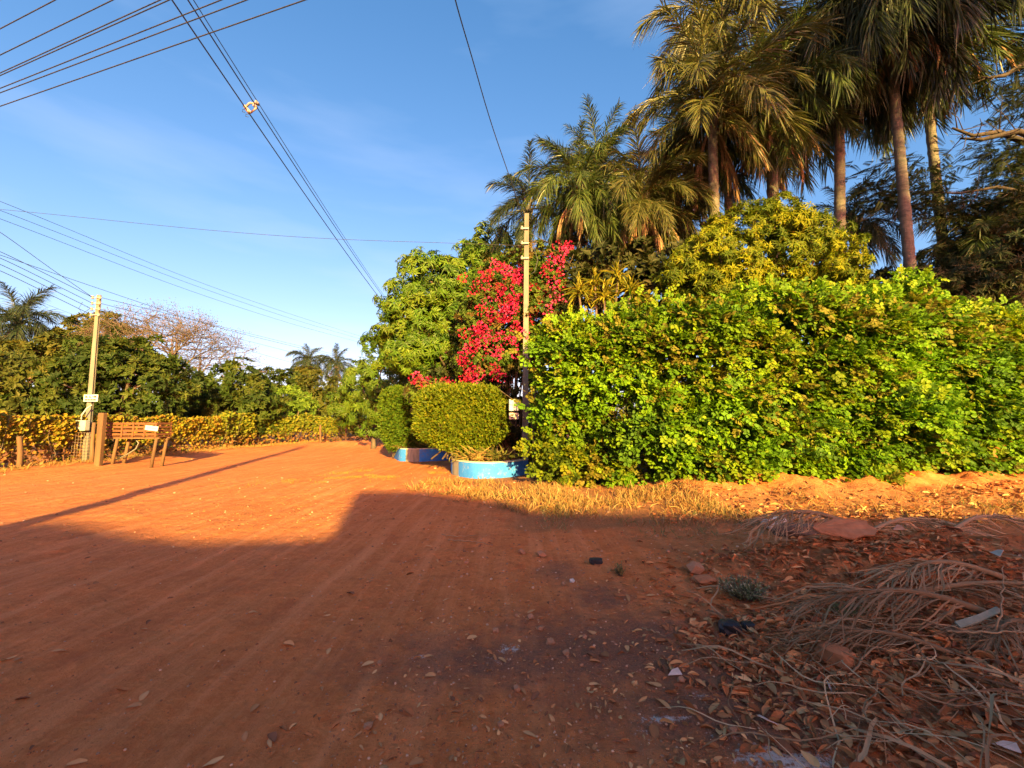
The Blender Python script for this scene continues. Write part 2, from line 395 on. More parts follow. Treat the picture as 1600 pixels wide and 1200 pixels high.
base = mixc(dmask, base, mixc(rng_(noise(60, 4, .8), .35, .65), (.085, .055, .042), (.22, .105, .070)))
amask = rng_(math_('ADD', sep.outputs[1], math_('MULTIPLY', math_('SUBTRACT', noise(26, 6, .8), .5), 2.4)), .50, .85, 0, .9)
base = mixc(math_('MULTIPLY', amask, rng_(sep.outputs[1], .06, .3)), base, (.62, .56, .50))
smask = rng_(math_('ADD', sep.outputs[2], math_('MULTIPLY', math_('SUBTRACT', edge_b, .5), 1.0)), .35, .8, 0, .8)
base = mixc(smask, base, mixc(rng_(noise(34, 6, .8), .4, .62), (.19, .075, .030), (.38, .19, .075)))
base = mixc(rng_(noise(120, 3, .9), .62, .74, 0, .55), base, (.62, .36, .20))
base = mixc(rng_(noise(75, 3, .9), .62, .74, 0, .75), base, (.16, .055, .022))
l.new(base, b.inputs['Base Color']); b.inputs['Roughness'].default_value = .95; b.inputs['Specular IOR Level'].default_value = .15
hb = math_('ADD', math_('MULTIPLY', noise(5, 6, .65), 1.0), math_('MULTIPLY', noise(38, 6, .8), .35))
hb = math_('ADD', hb, math_('MULTIPLY', noise(1.6, 6, .6, stm.outputs['Vector']), .5))
bp = N('ShaderNodeBump'); bp.inputs['Strength'].default_value = 1.0; bp.inputs['Distance'].default_value = .07
l.new(hb, bp.inputs['Height']); l.new(bp.outputs['Normal'], b.inputs['Normal'])
tag(link('ground', me, gm), 'red dirt road and bare earth verge littered with leaves', 'ground', kind='structure')

# pebbles and grit strewn over the dirt: nobody could count them
def rock_tmpl(rng):
    V = []
    for i in range(12):
        p = 1 - 2 * (i + .5) / 12; a = i * 2.4; q = math.sqrt(1 - p * p)
        V.append(np.array([math.cos(a) * q, math.sin(a) * q, p * .7]) * (.75 + .5 * rng.random()))
    V = np.array(V)
    import bmesh
    bm = bmesh.new(); [bm.verts.new(v) for v in V]; r = bmesh.ops.convex_hull(bm, input=bm.verts)
    bm.verts.ensure_lookup_table(); bm.verts.index_update()
    used = [v for v in bm.verts if v.link_faces]; mp_ = {v.index: i for i, v in enumerate(used)}
    VV = np.array([v.co[:] for v in used]); FF = np.array([[mp_[v.index] for v in f.verts] for f in bm.faces if len(f.verts) == 3]); bm.free()
    return VV, FF, np.ones((len(VV), 3))
rg = RNG(5); ROCKS = [rock_tmpl(rg) for _ in range(4)]
def rotz(a):
    R = np.zeros((len(a), 3, 3)); R[:, 0, 0] = np.cos(a); R[:, 0, 1] = -np.sin(a); R[:, 1, 0] = np.sin(a); R[:, 1, 1] = np.cos(a); R[:, 2, 2] = 1; return R
parts = []
for k in range(4):
    m = 3600; px = rg.uniform(0, 1600, m); py = 715 + 485 * rg.random(m) ** .9
    keep = rg.random(m) < np.clip(.22 + .8 * sstep(350, 900, px), 0, 1); px, py = px[keep], py[keep]
    P = np.array([ground(a, c) for a, c in zip(px, py)]); P[:, 2] = gh(P[:, 0], P[:, 1]) + .001
    s = (.0022 + .009 * rg.random(len(P)) ** 4) * np.clip(P[:, 1] / 3.0, .8, 4.0)
    tone = rg.random((len(P), 1)); c = np.array((.30, .105, .04)) * (1 - tone) + np.array((.60, .36, .22)) * tone ** 3
    parts.append(scatter(ROCKS[k], P, rotz(rg.random(len(P)) * 6.3), s, c))
V, F, C = join(parts)
M_GRIT = leafmat('grit', 0, .9)
tag(link('gravel', mesh_data('gravel', V, F, C), M_GRIT), 'loose grit and small pebbles scattered over the dirt', 'gravel', kind='stuff')

# ------------------------------------------------------------------ foliage builders
def axis_frames(ax, rng):
    ax = nrm(ax); t = rng.normal(size=ax.shape); x = nrm(np.cross(ax, t)); y = np.cross(ax, x)
    return np.stack([x, y, ax], axis=2)
def on_sphere(n_, rng): return nrm(rng.normal(size=(n_, 3)))
def pick(colors, n_, rng, var=.15):
    cs = np.array(colors, float); k = rng.integers(0, len(cs), n_)
    return cs[k] * (1 + (rng.random((n_, 1)) - .5) * 2 * var)
def crown(lobes, tm, leaf, colors, rng, rc=.45, dens=3.2, per=9, upb=.35, inner=.35, flat=1.0):
    """lobes (centre, radii): clumps of rosettes over and through the lobes"""
    out = []; LC = np.array([q[0] for q in lobes]); LR = np.array([q[1] for q in lobes])
    cl, nn = [], []
    for i, (c, r) in enumerate(lobes):
        area = 4 * math.pi * ((r[0] * r[1]) ** 1.6 / 3 + (r[0] * r[2]) ** 1.6 / 3 + (r[1] * r[2]) ** 1.6 / 3) ** (1 / 1.6)
        m = max(6, int(area * dens)); d = on_sphere(m, rng)
        f = .74 + .26 * rng.random((m, 1)) ** .5
        f += .16 * noise3(d[:, 0] * 2.5 + i * 7, d[:, 1] * 2.5, d[:, 2] * 2.5, 5)[:, None]
        deep = rng.random((m, 1)) < inner; f = np.where(deep, f * (.35 + .5 * rng.random((m, 1))), f)
        cl.append(c + d * r * f); nn.append(nrm(d / r))
    cl = np.vstack(cl); nn = np.vstack(nn)
    ok = np.ones(len(cl), bool)
    for c, r in lobes:
        q = np.linalg.norm((cl - c) / r, axis=1); ok &= ~((q < .62) & (rng.random(len(cl)) < .75))
    cl, nn = cl[ok], nn[ok]
    for k, t in enumerate(tm):
        sel = np.arange(k, len(cl), len(tm))
        cc = np.repeat(cl[sel], per, axis=0); ax = np.repeat(nn[sel], per, axis=0)
        d = nrm(on_sphere(len(cc), rng) + ax * .8)
        rr = rc * (.6 + .8 * np.repeat(rng.random((len(sel), 1)), per, axis=0))
        p = cc + d * rr * (.55 + .45 * rng.random((len(cc), 1))) * np.array([1, 1, .75 * flat])
        a = nrm(d * .8 + ax * .3 + np.array([0, 0, upb]) + .25 * rng.normal(size=d.shape))
        s = leaf * (.7 + .6 * rng.random(len(cc)))
        tone = np.repeat(pick(colors, len(sel), rng, .12), per, axis=0) * (1 + .3 * (rng.random((len(cc), 1)) - .5))
        out.append(scatter(t, p, axis_frames(a, rng), s, tone))
    return join(out)
def limbs(mb, base, lobes, r0, rng, fork=.45, n_=7, wob=.12, c=(.5, .5, .5)):
    base = np.asarray(base, float); top = np.mean([q[0] for q in lobes], axis=0)
    fk = base + (top - base) * fork; fk[:2] = base[:2] + (top[:2] - base[:2]) * .25
    t = np.linspace(0, 1, 5)[:, None]; P = base + (fk - base) * t + wob * .3 * rng.normal(size=(5, 3)) * np.sin(t * math.pi)
    mb.tube(P, np.array([1.35, 1.0, .92, .85, .8]) * r0, 8, c)
    for c_, r_ in lobes:
        for j in range(2):
            e = c_ + rng.normal(size=3) * np.asarray(r_) * .35
            t = np.linspace(0, 1, n_)[:, None]
            P = fk + (e - fk) * t + np.array([0, 0, .12 * np.linalg.norm(e - fk)]) * np.sin(t * math.pi) + wob * rng.normal(size=(n_, 3)) * t
            mb.tube(P, r0 * .55 * (1 - .8 * t[:, 0]), 5, c)
def lob(px, py, r, Y, flat=.85, dy=0.9): return (at(px, py, Y), np.array([px2m(r, Y), px2m(r, Y) * dy, px2m(r, Y) * flat]))
def leafy_tree(name, label, cat, lobes, tm, leaf, colors, seed, base, r0=.16, mat=None, group=None, part='crown', **kw):
    rng = RNG(seed); o = np.array([base[0], base[1], gz(base[0], base[1]) - .05])
    root = thing(name, label, cat, o, 0, group)
    V, F, C = crown(lobes, tm, leaf, colors, rng, **kw)
    link(part, mesh_data(part, V - o, F, C), mat or M_LEAF, root)
    mb = MB(); limbs(mb, o * 0, [(c - o, r) for c, r in lobes], r0, rng); mb.build('trunk', M_BARK, root)
    return root
def copy_tree(root, loc, rz, sc=1.0, label=None):
    r = root.copy(); COL.objects.link(r); r.location = [float(q) for q in loc]; r.rotation_euler = (0, 0, rz); r.scale = (sc, sc, sc)
    if label: r['label'] = label
    for ch in list(root.children):
        c = ch.copy(); COL.objects.link(c); c.parent = r
        for g in ch.children:
            d = g.copy(); COL.objects.link(d); d.parent = c
    return r
rt = RNG(99)
T_MANGO = [rosette(rt, 9, leaf_long(.13, .3), -.15, .9) for _ in range(3)]
T_ROUND = [rosette(rt, 7, leaf_blade(.24), .25, 1.1) for _ in range(3)]
T_NARROW = [rosette(rt, 11, leaf_long(.12, .35), .15, 1.6) for _ in range(3)]
T_SPRAY = [spray(rt, 4) for _ in range(3)] + [spray(rt, 3)]

# ------------------------------------------------------------------ the big leafy hedge on the right
def big_hedge():
    rng = RNG(17)
    X0, X1 = .72, 16.5
    def top(x): return np.interp(x, [.2, .8, 2, 3.6, 6.4, 8.5, 10.3, 12.2, 17], [3.3, 3.9, 4.25, 4.5, 4.55, 4.55, 4.7, 4.2, 4.3]) + .30 * fbm2(x * 1.1, 0 * x, 71, 3)
    def bot(x): return np.interp(x, [.3, 3, 4.5, 6.5, 17], [.05, .02, .14, .42, .52]) + .30 * fbm2(x * 1.3, 0 * x + 3, 72, 2) - .08
    def surf(x, v):
        z = bot(x) + (top(x) - bot(x)) * v
        bul = .62 * fbm2(x * .9, z * 1.15, 73, 3) + .12 * np.sin(v * math.pi) - .55 * sstep(.82, 1.0, v) ** 2 * 1.0 - .18 * sstep(.12, 0, v)
        end = .9 * sstep(1.2, .3, x)
        return z, hedge_front(x) - .05 - bul + end * .6
    root = thing('leafy_hedge', 'tall bright green leafy hedge filling the right side behind the litter', 'hedge', (8.4, 11.2, 0))
    O = np.array([8.4, 11.2, 0.0])
    parts = []
    def emit(x, y, z, out, sc, tone, spread):
        q1 = fbm2(x * .55, z * .8, 78, 3)[:, None]; q2 = np.clip(sstep(4.0, 1.0, x) * sstep(2.6, .6, z) + .5 * fbm2(x * .4, z * .6, 79, 2), 0, 1)[:, None]
        tone = tone * (1 + .28 * q1) * (1 - q2 * np.array([-.12, .22, .0]))
        m = len(x); P = np.stack([x, y, z], 1)
        d = nrm(out + spread * rng.normal(size=(m, 3)))
        up = nrm(np.array([0, -.85, .75]) + .38 * rng.normal(size=(m, 3)))
        ti = rng.integers(0, 4, m)
        for k in range(4):
            q = ti == k
            parts.append(scatter(T_SPRAY[k], P[q], frames(d[q], up[q]), sc[q], tone[q]))
    cols = [(.11, .22, .006), (.14, .25, .006), (.082, .18, .007), (.165, .235, .007), (.058, .125, .008), (.15, .145, .016)]
    # clumps of shoots standing out of the face
    n_cl = 2050; cx = rng.uniform(X0, X1, n_cl); cv = rng.random(n_cl) ** .9
    cz, cy = surf(cx, cv); gap = fbm2(cx * 1.5, cz * 2.6, 75, 2); k_ = gap > -.15
    cx, cy, cz = cx[k_], cy[k_], cz[k_]; per = 14
    r = np.repeat(.14 + .30 * rng.random(len(cx)) ** 1.5, per)
    d = nrm(on_sphere(len(r), rng) + np.array([0, -.55, .25]))
    tone = np.repeat(pick(cols, len(cx), rng, .15), per, axis=0) * (1 + .35 * (rng.random((len(r), 1)) - .5))
    emit(np.repeat(cx, per) + d[:, 0] * r * 1.5, np.repeat(cy, per) + d[:, 1] * r, np.repeat(cz, per) + d[:, 2] * r * .8, d * .7 + np.array([0, -.45, .0]), .155 + .12 * rng.random(len(r)), tone, .32)
    # the leaves behind them
    m = 11000; x = rng.uniform(X0, X1, m); v = rng.random(m) * .985; z, y = surf(x, v)
    kk = fbm2(x * 1.5, z * 2.6, 75, 2) > -.22; x, y, z = x[kk], y[kk], z[kk]; m = len(x)
    emit(x, y + .22 + .75 * rng.random(m) ** 1.2, z - .05, np.array([0, -.6, .2]), .20 + .1 * rng.random(m), pick(cols, m, rng, .2), .7)
    # the top and the shaded back
    m = 2600; x = rng.uniform(X0, X1, m); y = hedge_front(x) + .4 + 1.3 * rng.random(m)
    emit(x, y, top(x) - .1 - .25 * rng.random(m), np.array([0, -.2, .9]), .2 + .1 * rng.random(m), pick(cols, m, rng, .2), .6)
    m = 2200; x = rng.uniform(X0, X1, m); z = bot(x) + (top(x) - bot(x)) * rng.random(m); y = hedge_front(x) + 1.65 + .2 * rng.random(m)
    emit(x, y, z, np.array([0, .6, .2]), .24 + .1 * rng.random(m), pick(cols, m, rng, .2), .6)
    # long shoots sticking out of the top edge
    m = 200; x = np.concatenate([rng.uniform(X0, X1, m - 60), rng.normal(10.0, .6, 60)]); L = .15 + .50 * rng.random(m) ** 2
    for j in range(7):
        t = j / 6; emit(x + .1 * rng.normal(size=m), hedge_front(x) + .35 + .2 * rng.normal(size=m), top(x) - .1 + L * t, np.array([0, -.4, .5]), .17 + .06 * rng.random(m), pick(cols[:4], m, rng, .15), .7)
    V, F, C = join(parts)
    # reddish dead leaves caught low in the face
    lf = link('foliage', mesh_data('foliage', V - O, F, C), M_LEAF, root); lf['kind'] = 'stuff'
    p = at(1540, 665, 10.0); m = 70
    P = p + rng.normal(size=(m, 3)) * np.array([.13, .1, .33]); P[:, 1] = 9.75 + .1 * rng.random(m)
    V, F, C = scatter(leaf_blade(.2), P - O, frames(nrm(rng.normal(size=(m, 3)) + np.array([0, -.3, -1])), rng.normal(size=(m, 3))), .10 + .08 * rng.random(m), pick([(.42, .13, .04), (.50, .20, .06)], m, rng))
    q = link('dead_leaf_cluster', mesh_data('dead_leaf_cluster', V, F, C), M_DRY, root); q['kind'] = 'stuff'; q['label'] = 'reddish dead twig of leaves caught in the hedge face'
    mb = MB()
    for x in np.arange(.7, 16.4, .33):
        xx = x + rng.normal() * .08; yb = float(hedge_front(xx)) + .8 + rng.normal() * .2; zb = gz(xx, yb) - .1; h = float(top(np.array([xx]))[0]) - .5
        t = np.linspace(0, 1, 6)[:, None]; P = np.array([xx, yb, zb]) + np.array([rng.normal() * .25, rng.normal() * .15, h - zb]) * t + .06 * rng.normal(size=(6, 3)) * t
        mb.tube(P - O, .035 * (1 - .6 * t[:, 0]), 5)
        for j in range(7):
            s = P[1 + j % 4]; e = s + np.array([rng.normal() * .5, -.3 - .6 * rng.random(), .2 + .5 * rng.random()]) * np.array([1, 1 if j % 3 else -1, 1])
            mb.tube(np.array([s, (s + e) / 2 + .05 * rng.normal(size=3), e]) - O, [.018, .012, .006], 4)
    mb.build('stems', M_BARK, root)
big_hedge()

# ------------------------------------------------------------------ palms
def frond_mesh(name, elev, curve, L, nl, ll, seed, col, dead=False, hang=.75, plum=.5):
    rng = RNG(seed); mb = MB(); m = 12
    s = np.linspace(0, 1, m); ang = elev - curve * s ** 1.2
    P = np.zeros((m, 3)); st = L / (m - 1); yaw = np.cumsum(rng.normal(size=m) * .03)
    for i in range(1, m):
        a = ang[i]; P[i] = P[i - 1] + st * np.array([math.cos(a) * math.cos(yaw[i]), math.cos(a) * math.sin(yaw[i]), math.sin(a)])
    rc = np.array(col) * (1.5 if not dead else 1.0)
    mb.tube(P, .045 * (1 - .85 * s) + .004, 4, np.minimum(rc, .6), cap=False)
    T = nrm(np.gradient(P, axis=0)); LV, LF, LCc = [], [], []
    k = 0
    for i in range(nl):
        t = .10 + .88 * (i + .5 * rng.random()) / nl
        j = min(int(t * (m - 1)), m - 2); f = t * (m - 1) - j
        p = P[j] * (1 - f) + P[j + 1] * f; tg = nrm(T[j] * (1 - f) + T[j + 1] * f)
        side = nrm(np.cross(tg, [0, 0, 1.0])); nrml = np.cross(side, tg)
        for sg in (-1, 1):
            if dead and rng.random() < .25: continue
            a = math.radians(rng.uniform(38, 62)) * (1 - .45 * t)
            pl = rng.normal() * plum
            d = nrm(math.sin(a) * sg * side * math.cos(pl) + math.sin(a) * nrml * (math.sin(pl) + .12) + math.cos(a) * tg)
            l_ = ll * (.45 + .75 * math.sin(min(1, .18 + t * .9) * math.pi * .9)) * (.8 + .4 * rng.random())
            h = hang * (.7 + .7 * rng.random())
            if dead: d = nrm(d * .5 + np.array([0, 0, -.6]) + tg * .3)
            w = (.0115 + .007 * rng.random()) * (1.5 if dead else 1.3); wd = nrm(np.cross(d, nrml + .8 * rng.normal(size=3)))
            pts = [p + d * l_ * u + np.array([0, 0, -h * l_ * u * u]) for u in (0, .35, .72, 1.0)]
            LV += [pts[0] - wd * w * .5, pts[0] + wd * w * .5, pts[1] - wd * w, pts[1] + wd * w, pts[2] - wd * w * .7, pts[2] + wd * w * .7, pts[3]]
            LF += [(k, k + 1, k + 3), (k, k + 3, k + 2), (k + 2, k + 3, k + 5), (k + 2, k + 5, k + 4), (k + 4, k + 5, k + 6)]
            c = np.array(col) * (.75 + .5 * rng.random()); LCc += [c] * 7; k += 7
    mb.add(np.array(LV), np.array(LF), np.array(LCc))
    me = mb.data(name); me.materials.append(M_DRY if dead else M_PALM); return me
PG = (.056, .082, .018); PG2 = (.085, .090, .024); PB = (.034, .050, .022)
FR = {}
for key, colr, ln in (('olive', PG2, 3.6), ('green', PG, 3.6), ('blue', PB, 3.2)):
    FR[key] = [[frond_mesh('frond', e, cu, ln, 86, .86, 1000 + i * 10 + j + len(key) * 100, np.array(colr) * (.9 + .2 * j), hang=.38 + .22 * j, plum=.6) for j in range(2)]
               for i, (e, cu) in enumerate(((1.35, .9), (.95, 1.5), (.5, 1.7), (.0, 1.4), (-.6, .9)))]
FR['shade'] = [[frond_mesh('frond', e, cu, 3.7, 84, .95, 1500 + i * 10 + j, np.array((.026, .034, .012)) * (.9 + .5 * j), hang=.55 + .3 * j, plum=.75) for j in range(2)]  # shaded palms: the shade is put into a darker frond colour
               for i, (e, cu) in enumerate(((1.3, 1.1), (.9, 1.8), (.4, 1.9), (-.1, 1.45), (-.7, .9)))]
FR['dead'] = [frond_mesh('dead_frond', e, cu, 2.6, 34, .55, 2000 + i, (.26, .165, .085), True, .5, .7) for i, (e, cu) in enumerate(((-.7, .7), (-1.0, .45), (-.4, 1.1)))]
def palm(label, hub, base, r0, key, seed, nf=26, size=1.0, dead=5, group='palm trees behind the hedge', lean=0, elev=(5, 7, 7, 6, 3), spathe=True):
    rng = RNG(seed); base = np.array([base[0], base[1], gz(base[0], base[1]) - .1]); hub = np.asarray(hub, float)
    root = thing('palm_tree', label, 'palm', base, 0, group)
    t = np.linspace(0, 1, 110)[:, None]; D = hub - base
    P = D * t + np.array([-D[0], -D[1], 0]) * .10 * np.sin(t * math.pi) * lean
    rr = r0 * (1.25 - .35 * t[:, 0]) * (1 + .09 * (np.arange(110) % 3 == 0) + .03 * rng.normal(size=110)); rr[:4] *= 1.25
    MB().tube(P, rr, 10).build('trunk', M_PALMTRUNK, root)
    mb = MB()                                # old leaf bases round the growing point
    for i in range(14):
        a = i * 2.4; z = -.9 + i * .07; o = np.array([math.cos(a), math.sin(a), 0])
        mb.tube(np.array([D + o * r0 * .7 + [0, 0, z], D + o * r0 * 1.5 + [0, 0, z + .28], D + o * r0 * 2.3 + [0, 0, z + .62]]), [r0 * .42, r0 * .3, r0 * .12], 5, (.30, .2, .12))
    mb.build('leaf_bases', M_PALMTRUNK, root)
    cnt = 0
    for ring, q in enumerate(elev):
        for j in range(int(round(q * nf / 28))):
            me = FR[key][ring][int(rng.integers(0, 2))]
            o = link('frond', me, None, root); o.location = D + np.array([0, 0, .25 - ring * .12])
            o.rotation_euler = (rng.normal() * .08, rng.normal() * .08, cnt * 2.39996 + rng.normal() * .25)
            s = size * (.85 + .3 * rng.random()); o.scale = (s, s, s); cnt += 1
    for j in range(dead):
        o = link('dead_frond', FR['dead'][j % 3], None, root); o.location = D + np.array([0, 0, -.35 - .1 * rng.random()])
        o.rotation_euler = (rng.normal() * .1, rng.normal() * .1, rng.random() * 6.3); s = size * (.8 + .35 * rng.random()); o.scale = (s, s, s)
    return root
PALMS = [  # label, hub pixel, depth, base pixel x, radius, kind, seed, fronds, size, dead, elevation mix
 ('palm with short sunlit orange trunk and drooping fronds, leftmost of the tall palms', (1112, 175), 14.6, 1125, .17, 'olive', 1, 30, 1.0, 3, (5, 7, 8, 7, 3)),
 ('tall palm whose fronds touch the top edge left of the dark trunks', (1128, 28), 17.0, 1150, .16, 'olive', 2, 28, 1.08, 2, (4, 7, 8, 7, 3)),
 ('palm with brown skirt of dead fronds behind the yellow tree', (1205, 165), 15.6, 1213, .20, 'green', 3, 30, .95, 18, (4, 6, 8, 8, 3)),
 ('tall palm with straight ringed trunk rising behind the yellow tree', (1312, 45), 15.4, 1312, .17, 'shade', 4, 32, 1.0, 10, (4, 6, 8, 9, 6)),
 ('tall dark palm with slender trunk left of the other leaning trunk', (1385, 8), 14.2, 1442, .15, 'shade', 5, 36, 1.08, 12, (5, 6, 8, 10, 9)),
 ('leaning palm whose trunk slants right, beside the big dark tree', (1436, 40), 16.4, 1502, .16, 'green', 6, 36, 1.2, 12, (5, 6, 8, 10, 9)),
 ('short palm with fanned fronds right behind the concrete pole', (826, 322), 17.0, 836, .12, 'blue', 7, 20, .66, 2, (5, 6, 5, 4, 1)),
 ('palm with yellowish drooping fronds behind the red bougainvillea', (905, 300), 16.0, 905, .12, 'green', 8, 32, .72, 10, (5, 6, 7, 8, 6)),
 ('palm with upright spear leaf between the bougainvillea and the tall palms', (935, 275), 18.0, 940, .12, 'green', 9, 30, .74, 5, (7, 6, 6, 6, 5)),
 ('low palm with hanging brown fronds above the spiky yellow plant', (1005, 318), 15.6, 1008, .12, 'olive', 10, 32, .74, 14, (4, 6, 7, 8, 6)),
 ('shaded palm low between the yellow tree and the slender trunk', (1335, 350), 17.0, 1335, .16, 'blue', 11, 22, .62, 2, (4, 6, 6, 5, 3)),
 ('dark palm low against the big dark tree at right edge', (1560, 395), 15.0, 1560, .16, 'green', 12, 24, .8, 3, (4, 6, 7, 6, 3)),
 ('palm filling the gap behind the orange trunk', (1075, 265), 17.5, 1080, .14, 'green', 13, 28, .85, 9, (4, 6, 7, 6, 3)),
]
for lb, hp, Y, bx_, r0, key, sd, nf, sz, dd, el in PALMS:
    h = at(hp[0], hp[1], Y); palm(lb, h, (at(bx_, 640, Y)[0], Y), r0, key, sd, nf, sz, dd, elev=el, lean=.5)
for lb, hp, Y, sz, sd in (('grey-green palm above the trees at the far left edge', (28, 505), 34.0, 1.1, 31), ('small far palm above the field trees, left of a twin', (482, 566), 55.0, .9, 32), ('small far palm on a thin trunk beside the roadside tree', (526, 570), 52.0, .8, 33)):
    palm(lb, at(hp[0], hp[1], Y), (at(hp[0], 640, Y)[0], Y), .2, 'blue', sd, 24, sz, 3, 'far palms over the field')

# ------------------------------------------------------------------ trees of the garden
GM = [(.062, .13, .008), (.085, .155, .008), (.04, .09, .008), (.10, .16, .010)]
leafy_tree('mango_tree', 'rounded mango tree with drooping leaves beside the red bougainvillea', 'tree',
    [lob(685, 452, 66, 18.5), lob(640, 478, 42, 18.2), lob(735, 425, 48, 19), lob(655, 535, 58, 17.8), lob(618, 545, 38, 17.6), lob(715, 520, 58, 18), lob(690, 590, 45, 18.4)],
    T_MANGO, .24, GM, 41, (at(722, 640, 18.8)[0], 18.8), .22, M_GLOSS, rc=.42, dens=5.4, per=8, upb=.2, inner=.55)
leafy_tree('mango_tree', 'darker mango tree standing behind the concrete pole top', 'tree',
    [lob(775, 388, 42, 20.5), lob(745, 440, 50, 20.8), lob(810, 430, 48, 20.5), lob(700, 500, 60, 20.8), lob(660, 560, 60, 20.8), lob(720, 580, 60, 20.8)], T_MANGO, .24, [(.07, .115, .02), (.09, .14, .022)], 42, (at(785, 640, 20.6)[0], 20.6), .2, M_GLOSS, rc=.42, dens=3.0, per=8, upb=.2)
leafy_tree('roadside_tree', 'low yellow-green tree at the bend behind the thin white post', 'tree',
    [lob(570, 600, 36, 27), lob(600, 590, 36, 25), lob(615, 640, 34, 24.5), lob(548, 635, 30, 28), lob(585, 655, 30, 26)], T_MANGO, .28, [(.085, .14, .010), (.065, .12, .010)], 43, (at(585, 640, 26)[0], 26), .14, M_GLOSS, rc=.45, dens=2.2, per=8, upb=.1)
leafy_tree('yellow_tree', 'dense yellow-green bushy tree rising over the big hedge', 'tree',
    [lob(1185, 395, 88, 13.6), lob(1120, 425, 70, 13.2), lob(1255, 410, 70, 13.4), lob(1205, 345, 42, 13.8), lob(1300, 425, 42, 13.4), lob(1075, 440, 42, 13.0), lob(1150, 470, 60, 13)],
    T_NARROW, .15, [(.15, .18, .006), (.175, .195, .006), (.105, .14, .007), (.065, .10, .007)], 44, (at(1185, 640, 13.5)[0], 13.5), .16, M_LEAF, rc=.30, dens=8.5, per=9, upb=.35, inner=.45)
# shaded growth that closes the garden behind hedges and palms
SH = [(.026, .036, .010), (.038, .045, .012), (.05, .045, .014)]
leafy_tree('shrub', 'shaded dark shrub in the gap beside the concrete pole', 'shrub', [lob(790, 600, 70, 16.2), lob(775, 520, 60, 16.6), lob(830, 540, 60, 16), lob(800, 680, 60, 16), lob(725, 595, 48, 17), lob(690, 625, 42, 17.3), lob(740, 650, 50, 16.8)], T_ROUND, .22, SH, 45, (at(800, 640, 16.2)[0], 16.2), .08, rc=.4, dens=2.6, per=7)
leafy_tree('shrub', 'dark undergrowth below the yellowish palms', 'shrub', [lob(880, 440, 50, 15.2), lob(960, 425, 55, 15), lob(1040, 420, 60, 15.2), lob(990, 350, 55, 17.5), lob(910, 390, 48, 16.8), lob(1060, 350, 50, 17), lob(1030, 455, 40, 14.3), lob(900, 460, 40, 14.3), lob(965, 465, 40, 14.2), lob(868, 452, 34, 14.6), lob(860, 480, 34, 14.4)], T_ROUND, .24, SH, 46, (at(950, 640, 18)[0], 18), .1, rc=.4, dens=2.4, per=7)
leafy_tree('evergreen_tree', 'dense dark evergreen at the right edge above the hedge', 'tree', [lob(1545, 430, 80, 14.5), lob(1620, 380, 90, 15), lob(1480, 455, 50, 14.2), lob(1690, 420, 90, 15)], T_NARROW, .24, [(.028, .042, .016), (.04, .055, .018), (.05, .055, .02)], 47, (at(1610, 640, 15)[0], 15), .2, rc=.4, dens=2.8, per=8)
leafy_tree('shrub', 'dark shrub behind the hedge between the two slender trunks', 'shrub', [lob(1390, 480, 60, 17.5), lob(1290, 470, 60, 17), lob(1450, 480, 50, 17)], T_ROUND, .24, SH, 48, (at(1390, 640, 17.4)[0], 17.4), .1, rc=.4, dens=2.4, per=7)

def spiky():
    rng = RNG(52); Y = 12.4; b = at(945, 640, Y); o = np.array([b[0], Y, 0]); root = thing('dracaena', 'spiky yellow-green strap-leaved plant above the hedge edge', 'plant', o)
    heads = [at(930, 448, 12.2), at(965, 438, 12.5), at(905, 462, 12.1), at(985, 460, 12.3), at(945, 470, 12.0)]
    d_, b_, u_, s_ = [], [], [], []; mb = MB()
    for h in heads:
        mb.tube(np.array([o + [rng.normal() * .1, 0, 0], (o + h) / 2 + [0, .2, 0], h]) - o, [.05, .04, .03], 6)
        for i in range(46):
            a = i * 2.4; e = math.radians(rng.uniform(-25, 80)); d_.append((math.cos(a) * math.cos(e), math.sin(a) * math.cos(e), math.sin(e))); b_.append(h - o + [0, 0, .004 * i]); u_.append((0, 0, 1.0) if e < 1.2 else (math.cos(a), math.sin(a), .2)); s_.append(.38 + .2 * rng.random())
    V, F, C = scatter(leaf_long(.075, .45), np.array(b_), frames(np.array(d_), np.array(u_)), np.array(s_), pick([(.19, .18, .012), (.23, .21, .016), (.14, .15, .012)], len(d_), rng))
    link('leaves', mesh_data('leaves', V, F, C), M_GLOSS, root); mb.build('stem', M_BARK, root)
spiky()

